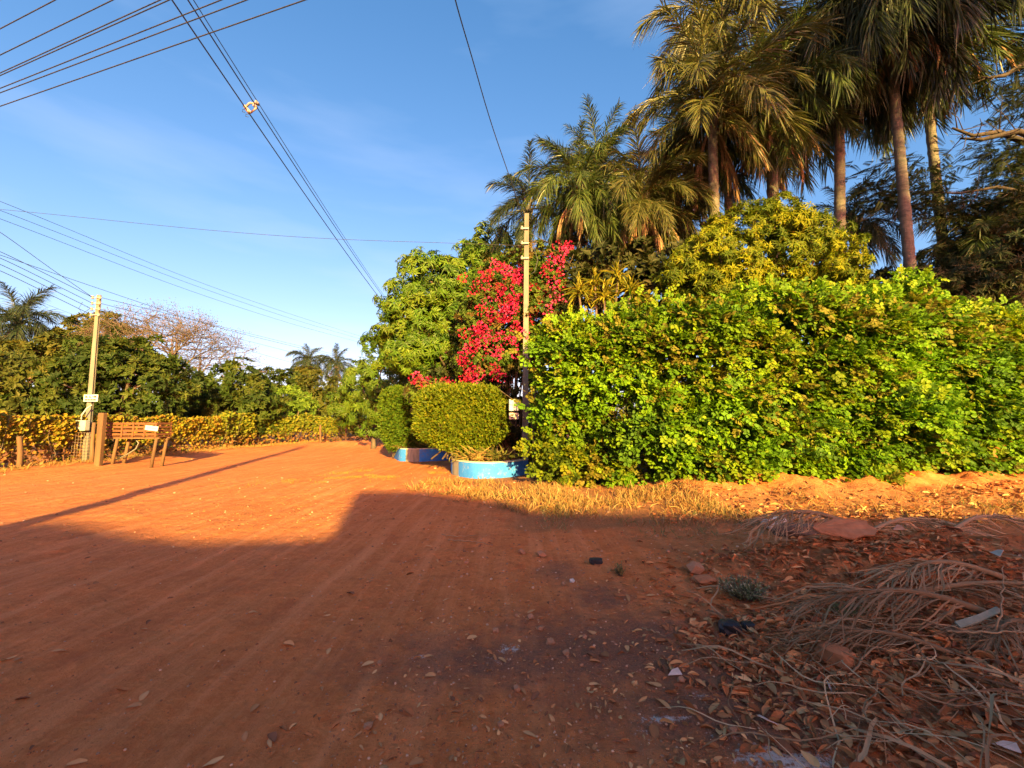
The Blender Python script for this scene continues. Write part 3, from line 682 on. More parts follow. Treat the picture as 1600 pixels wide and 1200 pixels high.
def bare_limb_tree():
    rng = RNG(53); Y = 15.5; base = at(1760, 640, Y); o = np.array([base[0], Y, 0]); root = thing('spreading_tree', 'dark tree with bare crooked limbs reaching in from right edge', 'tree', o)
    mb = MB(); top = at(1745, -60, Y)
    mb.tube(np.linspace(o, top, 6) + .08 * rng.normal(size=(6, 3)) - o, [.38, .33, .3, .26, .2, .12], 9)
    ends = []
    LIMB = [[(1750, 250), (1680, 222), (1600, 222), (1560, 206), (1520, 212), (1488, 200)], [(1750, 150), (1660, 95), (1600, 100), (1570, 118), (1540, 122)], [(1750, 260), (1650, 225), (1590, 205), (1535, 218), (1500, 216)],
            [(1750, 380), (1650, 310), (1560, 292), (1500, 302), (1440, 300)], [(1750, 330), (1640, 270), (1580, 300), (1530, 330)], [(1750, 120), (1650, 40), (1590, 60), (1560, 75)]]
    for i, P in enumerate(LIMB):
        Q = np.array([at(a, c, Y - .5 + .3 * math.sin(i + j)) for j, (a, c) in enumerate(P)])
        mb.tube(Q - o, np.linspace(.17, .035, len(Q)) * (.55 if i >= 3 else 1), 7)
        for q, nq in zip(Q[1:], Q[2:]):
            for j in range(5):
                s = q + (nq - q) * rng.random(); e = s + np.array([-.5 + rng.normal() * .5, rng.normal() * .5, rng.normal() * .45])
                mb.tube(np.array([s, (s + e) / 2 + .1 * rng.normal(size=3), e]) - o, [.022, .014, .006], 4); ends.append(e)
    mb.build('trunk', M_DARKBARK, root)
    pos, dr = [], []
    for (a, c, r, m) in ((1590, 90, 30, 40), (1570, 320, 55, 200), (1420, 280, 55, 120), (1380, 310, 30, 50), (1600, 260, 40, 110), (1500, 330, 40, 70), (1440, 320, 40, 70), (1640, 150, 60, 120), (1560, 360, 60, 160), (1650, 300, 60, 160), (1580, 240, 45, 90), (1545, 385, 50, 120), (1590, 150, 40, 60)):
        for k in range(int(m * 2.4)):
            p = at(a + rng.normal() * r * .75, c + rng.normal() * r * .45, Y + rng.normal() * .5); pos.append(p); dr.append((rng.normal() - .5, rng.normal() * .7, -.3 + rng.normal() * .25))
    pos = np.array(pos); m = len(pos)
    comp = []                              # feathery compound leaf
    d, u, b_, s = [], [], [], []
    for i in range(12):
        y = .1 + .07 * i
        for sg in (-1, 1): d.append((sg, .5, -.25)); u.append((0, 0, 1)); b_.append((0, y, -.2 * y * y)); s.append(.26 - .012 * i)
    tm = compose(leaf_blade(.15, .02), d, u, b_, s, rng)
    V, F, C = scatter(tm, pos - o, frames(np.array(dr), np.tile([0, 0, 1.0], (m, 1)) + .3 * rng.normal(size=(m, 3))), .42 + .3 * rng.random(m), pick([(.020, .030, .012), (.030, .040, .015)], m, rng))
    link('crown', mesh_data('crown', V, F, C), M_LEAF, root)
bare_limb_tree()

# ------------------------------------------------------------------ bougainvillea
def bougainvillea():
    rng = RNG(61); o = np.array([at(795, 640, 14.3)[0], 14.3, 0]); root = thing('bougainvillea', 'crimson flowering bougainvillea cascading behind the concrete pole', 'bougainvillea', o)
    spots = [(775, 470, 26), (762, 430, 22), (795, 420, 22), (745, 455, 16), (800, 470, 22), (835, 455, 20), (860, 430, 16), (865, 405, 22), (885, 392, 14), (790, 495, 26), (770, 515, 24), (800, 520, 22), (755, 535, 26), (780, 545, 24), (745, 565, 20), (770, 575, 18), (740, 590, 12), (845, 480, 16), (820, 500, 16), (875, 450, 12), (735, 520, 12), (810, 440, 18), (725, 560, 6), (735, 600, 8), (665, 600, 14), (650, 590, 8), (680, 612, 8), (700, 598, 6), (855, 500, 14), (880, 470, 10), (790, 445, 20)]
    pos, nr = [], []
    for a, c, r in spots:
        Y = 13.2 + .5 * rng.random() if a > 710 else 14.2
        for k in range(max(3, int(r * r * .0135))):
            pos.append(at(a + rng.normal() * r * .68, c + rng.normal() * r * .52, Y + .35 * rng.random()))
    pos = np.array(pos); per = 28; m = len(pos)
    d = on_sphere(m * per, rng); d[:, 1] -= .35; d = nrm(d)
    P = np.repeat(pos, per, axis=0) + d * (.11 + .06 * rng.random((m * per, 1)))
    tone = np.repeat(pick([(.36, .003, .040), (.46, .010, .085), (.24, .003, .030), (.40, .008, .035), (.52, .03, .13)], m, rng, .15), per, axis=0) * (1 + .3 * (rng.random((m * per, 1)) - .5))
    V, F, C = scatter(leaf_round(.42), P - o, frames(nrm(d + .6 * rng.normal(size=d.shape)), rng.normal(size=d.shape)), .055 + .03 * rng.random(m * per), tone)
    q = link('blossom', mesh_data('blossom', V, F, C), M_BRACT, root); q['kind'] = 'stuff'
    lobes = [lob(775, 490, 60, 14.2, 1.2, .5), lob(845, 455, 45, 14.2, .9, .5), lob(755, 560, 40, 14.2, 1.0, .5), lob(670, 610, 32, 14.9, .6, .5), lob(860, 500, 40, 13.6, .8, .5), lob(835, 400, 35, 14.4, .6, .5), lob(800, 440, 50, 14.9, .9, .4), lob(770, 540, 45, 14.8, 1, .4)]
    V, F, C = crown(lobes, T_ROUND, .10, [(.06, .11, .012), (.08, .12, .014), (.12, .09, .02), (.045, .09, .012)], rng, rc=.22, dens=14, per=9)
    link('foliage', mesh_data('foliage', V - o, F, C), M_LEAF, root)['kind'] = 'stuff'
    mb = MB()
    for k in range(26):
        a, c, r = spots[k]; e = at(a, c, 14.0); t = np.linspace(0, 1, 7)[:, None]
        P_ = o + np.array([rng.normal() * .15, .3, 0]) + (e - o) * t + np.array([0, .5, .8]) * np.sin(t * math.pi) + .05 * rng.normal(size=(7, 3)) * t
        mb.tube(P_ - o, .035 * (1 - .75 * t[:, 0]), 5)
    mb.build('stems', M_BARK, root)
bougainvillea()

# ------------------------------------------------------------------ clipped hedges
def clipped(label, c, half, leaf, cols, seed, n_, taper=.0, rz=0.0, round_=.5):
    rng = RNG(seed); root = thing('clipped_hedge', label, 'hedge', (c[0], c[1], c[2] - half[2]), rz)
    d = on_sphere(n_, rng); p = 4.5
    k = (np.abs(d / np.array([1, 1, 1])) ** p).sum(1) ** (-1 / p)
    u = d * k[:, None]                        # superellipsoid
    P = u * np.array(half); nr = nrm(np.sign(u) * np.abs(u) ** (p - 1) / np.array(half))
    lowf = np.clip((-u[:, 2] - .35) / .65, 0, 1); P[:, :2] *= (1 - taper * lowf ** 1.3)[:, None]
    stray = np.where(rng.random((n_, 1)) < .03, .16 * rng.random((n_, 1)), 0)
    P += nr * (stray + .10 * fbm2(P[:, 0] * 2 + P[:, 1], P[:, 2] * 2, seed, 2)[:, None] - .14 * rng.random((n_, 1)) ** 2 + .03)
    dr = nrm(nr + .55 * rng.normal(size=P.shape) + np.array([-.25, 0, .3])); up = nrm(nr + .6 * rng.normal(size=P.shape) + np.array([0, 0, .4]))
    P[: n_ // 3] = P[: n_ // 3] * (.72 + .2 * rng.random((n_ // 3, 1)))
    V, F, C = scatter(leaf_blade(.26, .07), P + [0, 0, half[2]], frames(dr, up), leaf * (.7 + .6 * rng.random(n_)), pick(cols, n_, rng, .22))
    link('foliage', mesh_data('foliage', V, F, C), M_LEAF, root)['kind'] = 'stuff'
    mb = MB()
    for k in range(16):
        e = rng.normal(size=3) * np.array(half) * .45; e[2] = half[2] * (.6 + rng.random() * .9); s = np.array([rng.normal() * half[0] * .3, rng.normal() * half[1] * .3, -.35])
        mb.tube(np.array([s, (s + e) / 2 + .04 * rng.normal(size=3), e]), [.03, .022, .01], 5)
    mb.build('stems', M_BARK, root)
Yb = 13.9
c0, c1, c2 = at(655, 660, Yb), at(788, 660, Yb), at(720, 605, Yb)
zt = c2[2]; zb_ = at(720, 700, Yb)[2]
clipped('clipped yellow-green block hedge standing in the nearer blue planter', ((c0[0] + c1[0]) / 2, Yb, (zt + zb_) / 2), ((c1[0] - c0[0]) / 2, 1.0, (zt - zb_) / 2), .105, [(.10, .14, .006), (.125, .16, .006), (.075, .115, .006), (.155, .16, .007)], 71, 38000, .38)
Yc = 18.9; c0, c1 = at(598, 660, Yc), at(668, 660, Yc); zt = at(630, 608, Yc)[2]; zb_ = at(630, 702, Yc)[2]
clipped('clipped green hedge standing in the farther blue planter', ((c0[0] + c1[0]) / 2, Yc, (zt + zb_) / 2), ((c1[0] - c0[0]) / 2, .9, (zt - zb_) / 2), .14, [(.055, .11, .008), (.07, .125, .008), (.09, .13, .008)], 72, 20000, .30)

# ------------------------------------------------------------------ blue planters
def wall_strip(name, P, h, th, mat, root, top=None, z0=-.06, inset=0.0):
    """low wall following ground points P (already in local space)"""
    P = np.asarray(P, float); T = nrm(np.gradient(P[:, :2], axis=0)); Nn = np.stack([T[:, 1], -T[:, 0]], 1)
    mb = MB(); m = len(P); V = []
    for i in range(m):
        for (o_, z) in ((th / 2 - inset, z0), (th / 2 - inset, h), (-th / 2 + inset, h), (-th / 2 + inset, z0)):
            V.append((P[i, 0] + Nn[i, 0] * o_, P[i, 1] + Nn[i, 1] * o_, P[i, 2] + z))
    F = []
    for i in range(m - 1):
        for j in range(4):
            a, b__ = i * 4 + j, i * 4 + (j + 1) % 4; F += [(a, a + 4, b__ + 4), (a, b__ + 4, b__)]
    F += [(0, 1, 2), (0, 2, 3)]; k = (m - 1) * 4; F += [(k, k + 2, k + 1), (k, k + 3, k + 2)]
    mb.add(V, F); return mb.build(name, mat, root)
def lerp_path(P, n_):
    P = np.asarray(P, float); s = np.concatenate([[0], np.cumsum(np.linalg.norm(np.diff(P, axis=0), axis=1))]); t = np.linspace(0, s[-1], n_)
    return np.stack([np.interp(t, s, P[:, i]) for i in range(P.shape[1])], 1)
def planter(label, px, h, segs, back, seed):
    G = np.array([ground(a, c) for a, c in px]); o = np.array([G[:, 0].mean(), G[:, 1].mean(), 0]); root = thing('planter', label, 'planter', o)
    path = lerp_path(G, 61); path[:, 2] = 0
    # round the corners
    for _ in range(6): path[1:-1] = (path[:-2] + 2 * path[1:-1] + path[2:]) / 4
    L = path - o
    for nm, a, b__, mt in segs:
        i, j = int(a * 60), int(b__ * 60)
        q = wall_strip(nm, L[i:j + 1], h, .16 if mt is M_BLUE else .15, mt, root)
        wall_strip('coping', L[i:j + 1] + [0, 0, 0], h + .028, .185, M_COPE, q, z0=h + .002)
    # soil behind the wall
    mb = MB(); V = [tuple(p + [0, 0, h - .10]) for p in L[::4]] + [tuple(np.array(q) + [0, 0, h - .10] - o) for q in back]
    c = np.mean(V, axis=0) + [0, 0, .05]; k = len(V); V.append(tuple(c)); F = [(i, (i + 1) % k, k) for i in range(k)]
    mb.add(V, F); mb.build('soil', M_SOIL, root)
    wall_strip('back_wall', np.array([L[0] , np.array(back[-1]) - o * [1, 1, 0]]), h - .02, .12, M_BARE, root) if False else None
    return root
planter('low curved blue wall of the nearer planter beside the concrete pole', [(708, 733), (710, 741), (722, 744.5), (740, 747), (770, 747.5), (800, 745), (822, 741)], .44,
        [('blue_panel', 0, .30, M_BLUE), ('bare_panel', .30, .44, M_BARE), ('blue_panel', .44, 1.0, M_BLUE)], [(.35, 15.0, 0), (-2.2, 15.4, 0)], 1)
planter('low blue wall of the farther planter by the road bend', [(619, 716), (626, 720), (645, 721), (668, 720.5), (690, 719.5), (705, 718)], .50,
        [('blue_panel', 0, .45, M_BLUE), ('bare_panel', .45, .60, M_BARE), ('blue_panel', .60, 1.0, M_BLUE)], [(-2.3, 20.0, 0), (-5.2, 20.0, 0)], 2)
def strap_plants():
    rng = RNG(77)
    for (a, c, n_, hh, cols, lb) in ((742, 722, 90, .55, [(.34, .22, .07), (.42, .27, .09)], 'dry straw-coloured tuft in the nearer planter'), (775, 722, 70, .6, [(.13, .14, .03), (.22, .18, .05)], 'olive strap-leaved tuft at right of the nearer planter'), (725, 716, 60, .5, [(.12, .15, .025), (.2, .17, .04)], 'green strap-leaved tuft at left of the nearer planter'),
                           (632, 700, 70, .6, [(.20, .17, .04), (.14, .16, .03)], 'yellowish tuft in the farther planter'), (668, 702, 60, .55, [(.08, .09, .025), (.12, .12, .03)], 'shaded tuft at right of the farther planter')):
        Y = 13.1 if a > 700 else 18.3; b = at(a, c, Y); b[2] = .38; root = thing('strap_plant', lb, 'plant', b)
        e = rng.uniform(.5, 1.45, n_); az = rng.random(n_) * 6.3
        d = np.stack([np.cos(az) * np.cos(e), np.sin(az) * np.cos(e), np.sin(e)], 1)
        V, F, C = scatter(leaf_long(.05, .55), np.stack([rng.normal(size=n_) * .14, rng.normal(size=n_) * .1, np.zeros(n_)], 1), frames(d, np.tile([0, 0, 1.0], (n_, 1))), hh * (.6 + .6 * rng.random(n_)), pick(cols, n_, rng))
        link('leaves', mesh_data('leaves', V, F, C), M_LEAF, root)
strap_plants()

# ------------------------------------------------------------------ poles, sign, meter boxes
def hpole(name, label, base, top, w0, w1, cat='utility pole', facing=0.0):
    base = np.asarray(base, float); top = np.asarray(top, float); root = thing(name, label, cat, base)
    D = top - base; mb = MB(); sec = [(-1, -.62), (1, -.62), (1, -.30), (.30, -.22), (.30, .22), (1, .30), (1, .62), (-1, .62), (-1, .30), (-.30, .22), (-.30, -.22), (-1, -.30)]
    S = np.array(sec); ca, sa = math.cos(facing), math.sin(facing); S = S @ np.array([[ca, sa], [-sa, ca]])
    ts = np.linspace(-.04, 1, 12); V = []
    for t in ts:
        w = w0 + (w1 - w0) * t; V += [(D[0] * t + s[0] * w / 2, D[1] * t + s[1] * w / 2, D[2] * t) for s in S]
    F = []; k = len(S)
    for r in range(len(ts) - 1):
        for i in range(k):
            a, c = r * k + i, r * k + (i + 1) % k; F += [(a, c, c + k), (a, c + k, a + k)]
    m = (len(ts) - 1) * k
    F += [(m + 1, m + 2, m), (m + 2, m + 11, m), (m + 2, m + 3, m + 11), (m + 3, m + 10, m + 11), (m + 3, m + 4, m + 10), (m + 4, m + 9, m + 10), (m + 4, m + 5, m + 9), (m + 5, m + 8, m + 9), (m + 5, m + 6, m + 8), (m + 6, m + 7, m + 8)]
    mb.add(V, F); mb.build('shaft', M_CONC, root); return root, D
def spool(mb, c, r=.042, h=.11):
    c = np.asarray(c, float); z = np.array([-h / 2, -h / 4, 0, h / 4, h / 2])
    mb.tube(np.stack([np.full(5, c[0]), np.full(5, c[1]), c[2] + z], 1), [r, r * .9, r * .55, r * .9, r], 8)
pb = ground(133, 729); pb[2] = gz(pb[0], pb[1]); LP_TOP = at(155, 461, pb[1])
lp, D = hpole('utility_pole', 'slightly leaning concrete utility pole beside the fence on the left', pb, LP_TOP, .19, .12)
for i in range(4):
    for sg in (-1, 1):
        mb = MB(); spool(mb, D + [sg * .14, -.10, -.12 - .22 * i]); mb.build('insulator', M_CERAMIC, lp)
for i in range(4): MB().box(D[0], D[1] - .08, D[2] - .12 - .22 * i, .36, .025, .025).build('bracket', M_GREY, lp)
MB().tube(np.array([D + [-.15, -.1, -.5], D + [-.45, -.1, -.75], D + [-.6, -.12, -.55], D + [-.5, -.1, -.3]]), .008, 5).build('cable_loop', M_WIRE, lp)
# street sign with two dark lines of lettering too small to read
sp = at(142, 622, pb[1] - .16) ; so = thing('street_sign', 'white rectangular sign with dark lettering fixed to the leaning pole', 'sign', sp)
MB().box(0, 0, 0, .52, .02, .26, bev=.004).build('plate', M_WHITE, so)
for (x, z, w, h) in ((-.17, .045, .05, .07), (-.12, .035, .05, .03), (-.03, .045, .03, .075), (.005, .02, .06, .02), (.09, .05, .05, .03), (.14, .045, .03, .07), (.18, .045, .05, .06)):
    MB().box(x, -.0125, z, w, .004, h).build('lettering', M_BLACK, so)
for (x, w) in ((-.16, .09), (-.06, .08), (.04, .09), (.15, .10)):
    MB().box(x, -.0125, -.065, w, .004, .05).build('lettering', M_BLACK, so)
mbx = at(128, 665, pb[1] - .28); mo = thing('meter_box', 'pale grey electricity meter box on the leaning pole', 'meter box', mbx)
MB().box(0, 0, 0, .40, .20, .38, bev=.02).build('case', M_GREY, mo)
MB().box(-.05, -.104, .06, .11, .012, .13, bev=.004).build('window', M_GLASS, mo)
MB().tube(np.array([(-.05, 0, .17), (-.04, 0, .38), (.10, .02, .62), (.2, .1, .75)]), .025, 6).build('conduit', M_GREY, mo)

rb = np.array([at(820, 700, 13.35)[0], 13.35, 0]); RP_TOP = at(823, 334, 13.35)
rp_, D = hpole('utility_pole', 'concrete utility pole rising out of the red bougainvillea', rb, RP_TOP, .20, .14)
for i in range(3):
    mb = MB(); spool(mb, D + [-.16, -.13, -.55 - .5 * i]); mb.build('insulator', M_CERAMIC, rp_)
    MB().box(D[0] - .07, D[1] - .11, D[2] - .55 - .5 * i, .26, .03, .03).build('bracket', M_GREY, rp_)
MB().tube(np.array([D + [.12, -.12, -.9], D + [.35, -.1, -1.6], D + [.25, -.1, -2.0], D + [.1, -.12, -2.1]]), .012, 5).build('cable_loop', M_WIRE, rp_)
for (py_, hh, nm, lb) in ((633, .36, 'white', 'white meter box on the pole at the hedge corner'), (650, .20, 'paper', 'small weathered notice plate below the white meter box')):
    q = at(803, py_, 13.05); o = thing('meter_box' if nm == 'white' else 'notice_plate', lb, 'meter box' if nm == 'white' else 'sign', q)
    MB().box(0, 0, 0, .30, .16 if nm == 'white' else .03, hh, bev=.012).build('case' if nm == 'white' else 'plate', M_WHITE if nm == 'white' else M_PAPER, o)
    if nm == 'white': MB().box(.02, -.084, .02, .14, .01, .16, bev=.003).build('window', M_GREY, o)
    else:
        for (x, z, w, h) in ((-.06, .03, .09, .05), (.06, .01, .06, .08), (-.02, -.05, .14, .03)): MB().box(x, -.0175, z, w, .004, h).build('lettering', M_BLACK, o)
wp = ground(566, 690); o = thing('marker_post', 'thin white post at the road bend', 'post', (wp[0], wp[1], gz(wp[0], wp[1]) - .1))
hgt = at(568, 610, wp[1])[2]
MB().tube(np.array([(0, 0, 0), (.04, 0, hgt * .55), (.06, 0, hgt * .72)]), .045, 6).build('shaft', M_CONC, o); MB().tube(np.array([(.06, 0, hgt * .722), (.09, 0, hgt)]), .065, 6).build('upper_shaft', M_WHITE, o)

# ------------------------------------------------------------------ overhead wires
WG = 'overhead wires'
def wire(label, P, r=.014, sag=0.0, name='overhead_wire', n_=26, wob=0.0):
    P = np.asarray(P, float); Q = lerp_path(P, n_); t = np.linspace(0, 1, n_)
    if len(P) > 2:
        for _ in range(8): Q[1:-1] = (Q[:-2] + 2 * Q[1:-1] + Q[2:]) / 4
    Q[:, 2] -= sag * 4 * t * (1 - t)
    if wob: Q[1:-1] += wob * RNG(3).normal(size=(n_ - 2, 3))
    o_ = Q[0].copy(); mb = MB().tube(Q - o_, r * .75, 5)
    q = mb.build(name, M_WIRE, None, o_); return tag(q, label, 'wire', WG)
BP = np.array([-4.5, -5.0, 9.4]); FE = at(606, 478, 30.0)
for i, (dx, dz, lb) in enumerate(((-.16, .02, 'leftmost black cable of the spaced bundle over the road'), (-.08, -.10, 'second black cable of the spaced bundle, paired with the leftmost'), (.11, .05, 'third black cable of the spaced bundle over the road'), (.16, .13, 'rightmost thin cable of the spaced bundle over the road'))):
    off = np.array([dx, 0, dz]); wire(lb, [BP + off, FE + off * np.array([1.0, 1, 1.0])], .018 if i < 3 else .012, .38)
t_ = 14.7 / 35; sc_ = BP + (FE - BP) * t_; sc_[2] -= .38 * 4 * t_ * (1 - t_)
so = thing('cable_spacer', 'pale cable spacer clamped on the bundle over the road', 'spacer', sc_); so.scale = (.85, .85, .85)
mb = MB(); ring = [(-.16, 0, .02), (-.05, 0, .14), (.13, 0, .12), (.14, 0, -.02), (0, 0, -.15), (-.16, 0, .02)]; mb.tube(np.array(ring), .032, 6); mb.build('frame', M_CERAMIC, so)
for c in ((-.16, 0, .0), (-.08, 0, -.12), (.11, 0, .04), (.16, 0, .14)): MB().tube(np.array([np.array(c) + [0, -.06, 0], np.array(c) + [0, .06, 0]]), .048, 7).build('clamp', M_CERAMIC, so)
for c in ((-.22, 0, -.1), (-.12, 0, -.24)): MB().tube(np.array([np.array(c) + [.06, 0, .04], np.array(c) + [-.02, 0, .04], np.array(c) + [-.03, 0, -.03], np.array(c) + [.05, 0, -.05]]), .008, 5).build('hook', M_WIRE, so)
def plane(px, py, z):
    d = ray(px, py); s = (z - EYE) / d[2]; return d * s + [0, 0, EYE]
for a, c, z, lb in (((0, 45), (86, 0), 9.4, 'short wire crossing the top left corner'), ((0, 86), (176, 0), 9.0, 'wire second from the top left corner'), ((0, 114), (250, 0), 8.8, 'upper one of the close pair of top left wires'), ((0, 118), (264, 0), 8.7, 'lower one of the close pair of top left wires'),
                    ((0, 138), (345, 0), 8.5, 'thin wire just below the close pair at top left'), ((0, 145), (385, 0), 8.3, 'dark wire second from last among the top left wires'), ((0, 166), (476, 0), 8.0, 'lowest of the wires slanting across the top left')):
    A, B = plane(*a, z), plane(*c, z); A2, B2 = A + (A - B) * .9, B + (B - A) * .9; wire(lb, [A2, A, B, B2], .013)
def wl2(lb, px, Ys, r=.012, sag=0.0): wire(lb, [at(a, c, Y) for (a, c), Y in zip(px, Ys)], r, sag)
wl2('long thin wire running right from the left edge to the concrete pole', [(-200, 312), (0, 326), (300, 358), (500, 374), (720, 380), (822, 384)], [13.2, 13.2, 13.2, 13.2, 13.2, 13.2], .009)
wl2('highest wire slanting down from the left edge', [(-150, 255), (0, 310), (250, 420), (450, 490), (585, 532)], [14, 17, 25, 38, 60], .014)
wl2('second wire slanting down from the left edge', [(-150, 272), (0, 325), (250, 428), (450, 497), (585, 536)], [14, 17, 25, 38, 60], .014)
wl2('third wire slanting down from the left edge', [(-150, 286), (0, 338), (250, 440), (450, 505), (585, 541)], [14, 17, 25, 38, 60], .014)
T0 = LP_TOP
def top_pt(i, sg): return T0 + np.array([sg * .14, -.10, -.12 - .22 * i])
for i, (y0, y1, lb) in enumerate(((392, 552, 'uppermost wire passing the leaning pole on its spools'), (402, 566, 'second wire passing the leaning pole on its spools'), (412, 584, 'third wire passing the leaning pole on its spools'), (422, 600, 'lowest wire passing the leaning pole on its spools'))):
    wire(lb, [at(-160, y0 - 62, 10.5), at(0, y0, 12.6), top_pt(i, -1)], .013)
    wire(lb.replace('passing', 'running on from') .replace('on its spools', 'towards the bend'), [top_pt(i, 1), at(350, 462 + (y1 - 462) * .55 + i * 4, 24), at(540, y1 + 6, 46)], .012)
wl2('wire crossing steeply down to the head of the leaning pole', [(-120, 290), (0, 362), (80, 420)], [11, 12.5, 14], .012); 
wire('last stretch of the steep wire at the head of the leaning pole', [at(80, 420, 14), top_pt(0, -1)], .012)
wl2('upper wire passing just behind the leaning pole', [(-150, 348), (0, 398), (160, 453), (330, 510), (520, 556)], [14, 17, 21, 28, 42], .016)
wl2('faint low wire at the left edge behind the leaning pole', [(-100, 415), (0, 447), (130, 498), (300, 552)], [18, 20, 24, 32], .010)
wl2('drop cable hanging from the top edge to the garden pole', [(690, -90), (710, 0), (738, 90), (757, 160), (776, 220), (800, 285), (818, 345)], [5.2, 6.4, 8.2, 9.6, 10.8, 12.0, 13.2], .016)
wire('short pale cable from the garden pole into the bougainvillea', [RP_TOP + [.1, -.1, -.7], at(850, 376, 13.3), at(890, 392, 13.9)], .014)

# ------------------------------------------------------------------ fence, vine and trash crate on the left
FL = np.array([(-18.0, 6.5), (-16.2, 10.0), (-15.75, 12.6), (-15.8, 15.2), (-15.8, 18.0), (-15.8, 22.0), (-15.9, 27.0), (-14.6, 31.5), (-11.5, 35.0), (-7.5, 37.0)])
FP = lerp_path(FL, 400)
fe = thing('wire_fence', 'old wire fence on rough wooden posts along the road', 'fence', (-15.3, 15.2, 0)); fo = np.array([-15.3, 15.2, 0])
def near_path(p): return FP[np.argmin(((FP - p) ** 2).sum(1))]
rngf = RNG(81)
def post(px, py_, top_px, top_py, r, root=None, nm='post', jag=True, Yoff=0.0):
    b_ = ground(px, py_); b_[1] += Yoff; t_ = at(top_px, top_py, b_[1]); b_[2] = gz(b_[0], b_[1]) - .1
    o = root; q = fo if root is fe else np.array(root.location)
    Q = np.linspace(b_, t_, 5) + .012 * rngf.normal(size=(5, 3)); MB().tube(Q - q, [r * 1.1, r * 1.03, r, r * .98, r * .9], 7).build(nm, M_WOOD, o)
for a in ((29, 741, 31, 682, .07), (90, 731, 99, 662, .085), (108, 729, 113, 655, .035), (143, 731, 148, 660, .06), (320, 707, 322, 668, .07), (372, 702, 373, 662, .07), (430, 697, 434, 656, .08), (500, 696, 501, 664, .07), (540, 694, 541, 665, .07)): post(*a, fe)
o = thing('gate_post', 'thick square wooden post right beside the leaning pole', 'post', (ground(153, 733)[0], ground(153, 733)[1], -.1))
hp = at(154, 645, ground(153, 733)[1])[2] + .1
MB().box(0, 0, hp / 2, .19, .17, hp, bev=.02).build('shaft', M_WOOD, o)
for k, z in enumerate((.35, .7, 1.05, 1.35)):
    Q = FP[60:360:6]; Q3 = np.stack([Q[:, 0] + .06, Q[:, 1], gh(Q[:, 0], Q[:, 1]) + z + .03 * np.sin(np.arange(len(Q)) * .9 + k)], 1)
    MB().tube(Q3 - fo, .006, 4).build('wire_strand', M_STEELWIRE, fe)
# wire mesh gate
g0, g1 = ground(100, 731), ground(140, 731); go = thing('wire_gate', 'rusty square-mesh wire panel left of the leaning pole', 'gate', (g0 + g1) / 2)
W = np.linalg.norm(g1 - g0)
mb = MB()
for i in range(10): mb.tube(np.array([(-W / 2 + W * i / 9, 0, .05), (-W / 2 + W * i / 9 + .01, 0, 1.25)]), .006, 4)
for i in range(11): mb.tube(np.array([(-W / 2, .008, .08 + i * .115), (W / 2, .008, .08 + i * .115)]), .006, 4)
mb.build('mesh', M_STEELWIRE, go); MB().tube(np.array([(-W / 2, -.01, 0), (-W / 2, -.01, 1.3)]), .018, 6).build('frame_bar', M_STEELWIRE, go); MB().tube(np.array([(W / 2, -.01, 0), (W / 2, -.01, 1.3)]), .018, 6).build('frame_bar', M_STEELWIRE, go)
def crate():
    c0, c1 = ground(192, 731), ground(252, 728); Y = (c0[1] + c1[1]) / 2
    a, b_ = at(167, 681, Y), at(256, 681, Y); zt = at(210, 661, Y)[2]; zb = a[2]
    o = np.array([(a[0] + b_[0]) / 2, Y, 0]); root = thing('trash_crate', 'reddish slatted wooden crate raised on posts beside the fence', 'crate', o)
    W = b_[0] - a[0]; Dp = .62; h = zt - zb
    for k in range(4):
        z = zb + .06 + k * (h - .08) / 3
        for y in (-Dp / 2, Dp / 2): MB().box(0, y, z, W, .025, .075, bev=.004).build('slat', M_REDWOOD, root)
        for x in (-W / 2 + .013, W / 2 - .013): MB().box(x, 0, z, .025, Dp - .03, .075, bev=.004).build('slat', M_REDWOOD, root)
    for x in np.linspace(-W / 2 + .03, W / 2 - .03, 6):
        for y in (-Dp / 2 - .026, Dp / 2 + .026): MB().box(x, y, (zb + zt) / 2, .055, .025, h + .04, bev=.004).build('upright', M_REDWOOD, root)
    for y in np.linspace(-Dp / 2 + .07, Dp / 2 - .07, 5): MB().box(0, y, zb - .03, W, .09, .022, bev=.004).build('floor_board', M_REDWOOD, root)
    for x, lean in ((-W / 2 + .62, -.16), (W / 2 - .06, -.14)):
        for y in (-Dp / 2 + .08, Dp / 2 - .08): MB().tube(np.array([(x + lean, y, -.1), (x + lean * .5, y + .01, zb * .5), (x, y, zb - .045)]), [.06, .055, .05], 7).build('leg', M_WOOD, root)
    MB().box(0, -Dp / 2 + .08, zb - .075, W + .1, .06, .05, bev=.006).build('rail', M_WOOD, root); MB().box(0, Dp / 2 - .08, zb - .075, W + .1, .06, .05, bev=.006).build('rail', M_WOOD, root)
    R = Matrix.Rotation(.12, 3, 'Y'); s = at(237, 669, Y - Dp / 2 - .07); p = thing('paper_notice', 'white notice sheet tied to the slatted crate', 'notice', s)
    MB().box(0, 0, 0, .46, .012, .17, M=R).build('sheet', M_WHITE, p)
    for x, w in ((-.1, .14), (.08, .16)): MB().box(x, -.008, -.0 - x * .12, w, .003, .03, M=R).build('lettering', M_GREY, p)
    br = thing('branch', 'pale bent branch propped under the slatted crate', 'branch', ground(165, 727))
    q0 = np.array(br.location); P = [ground(165, 727) + [0, 0, .03], at(195, 712, Y - .1), at(212, 702, Y - .1), at(217, 693, Y - .05), at(212, 686, Y)]
    MB().tube(lerp_path(P, 12) - q0, .022, 6).build('stick', M_CONC, br)
crate()
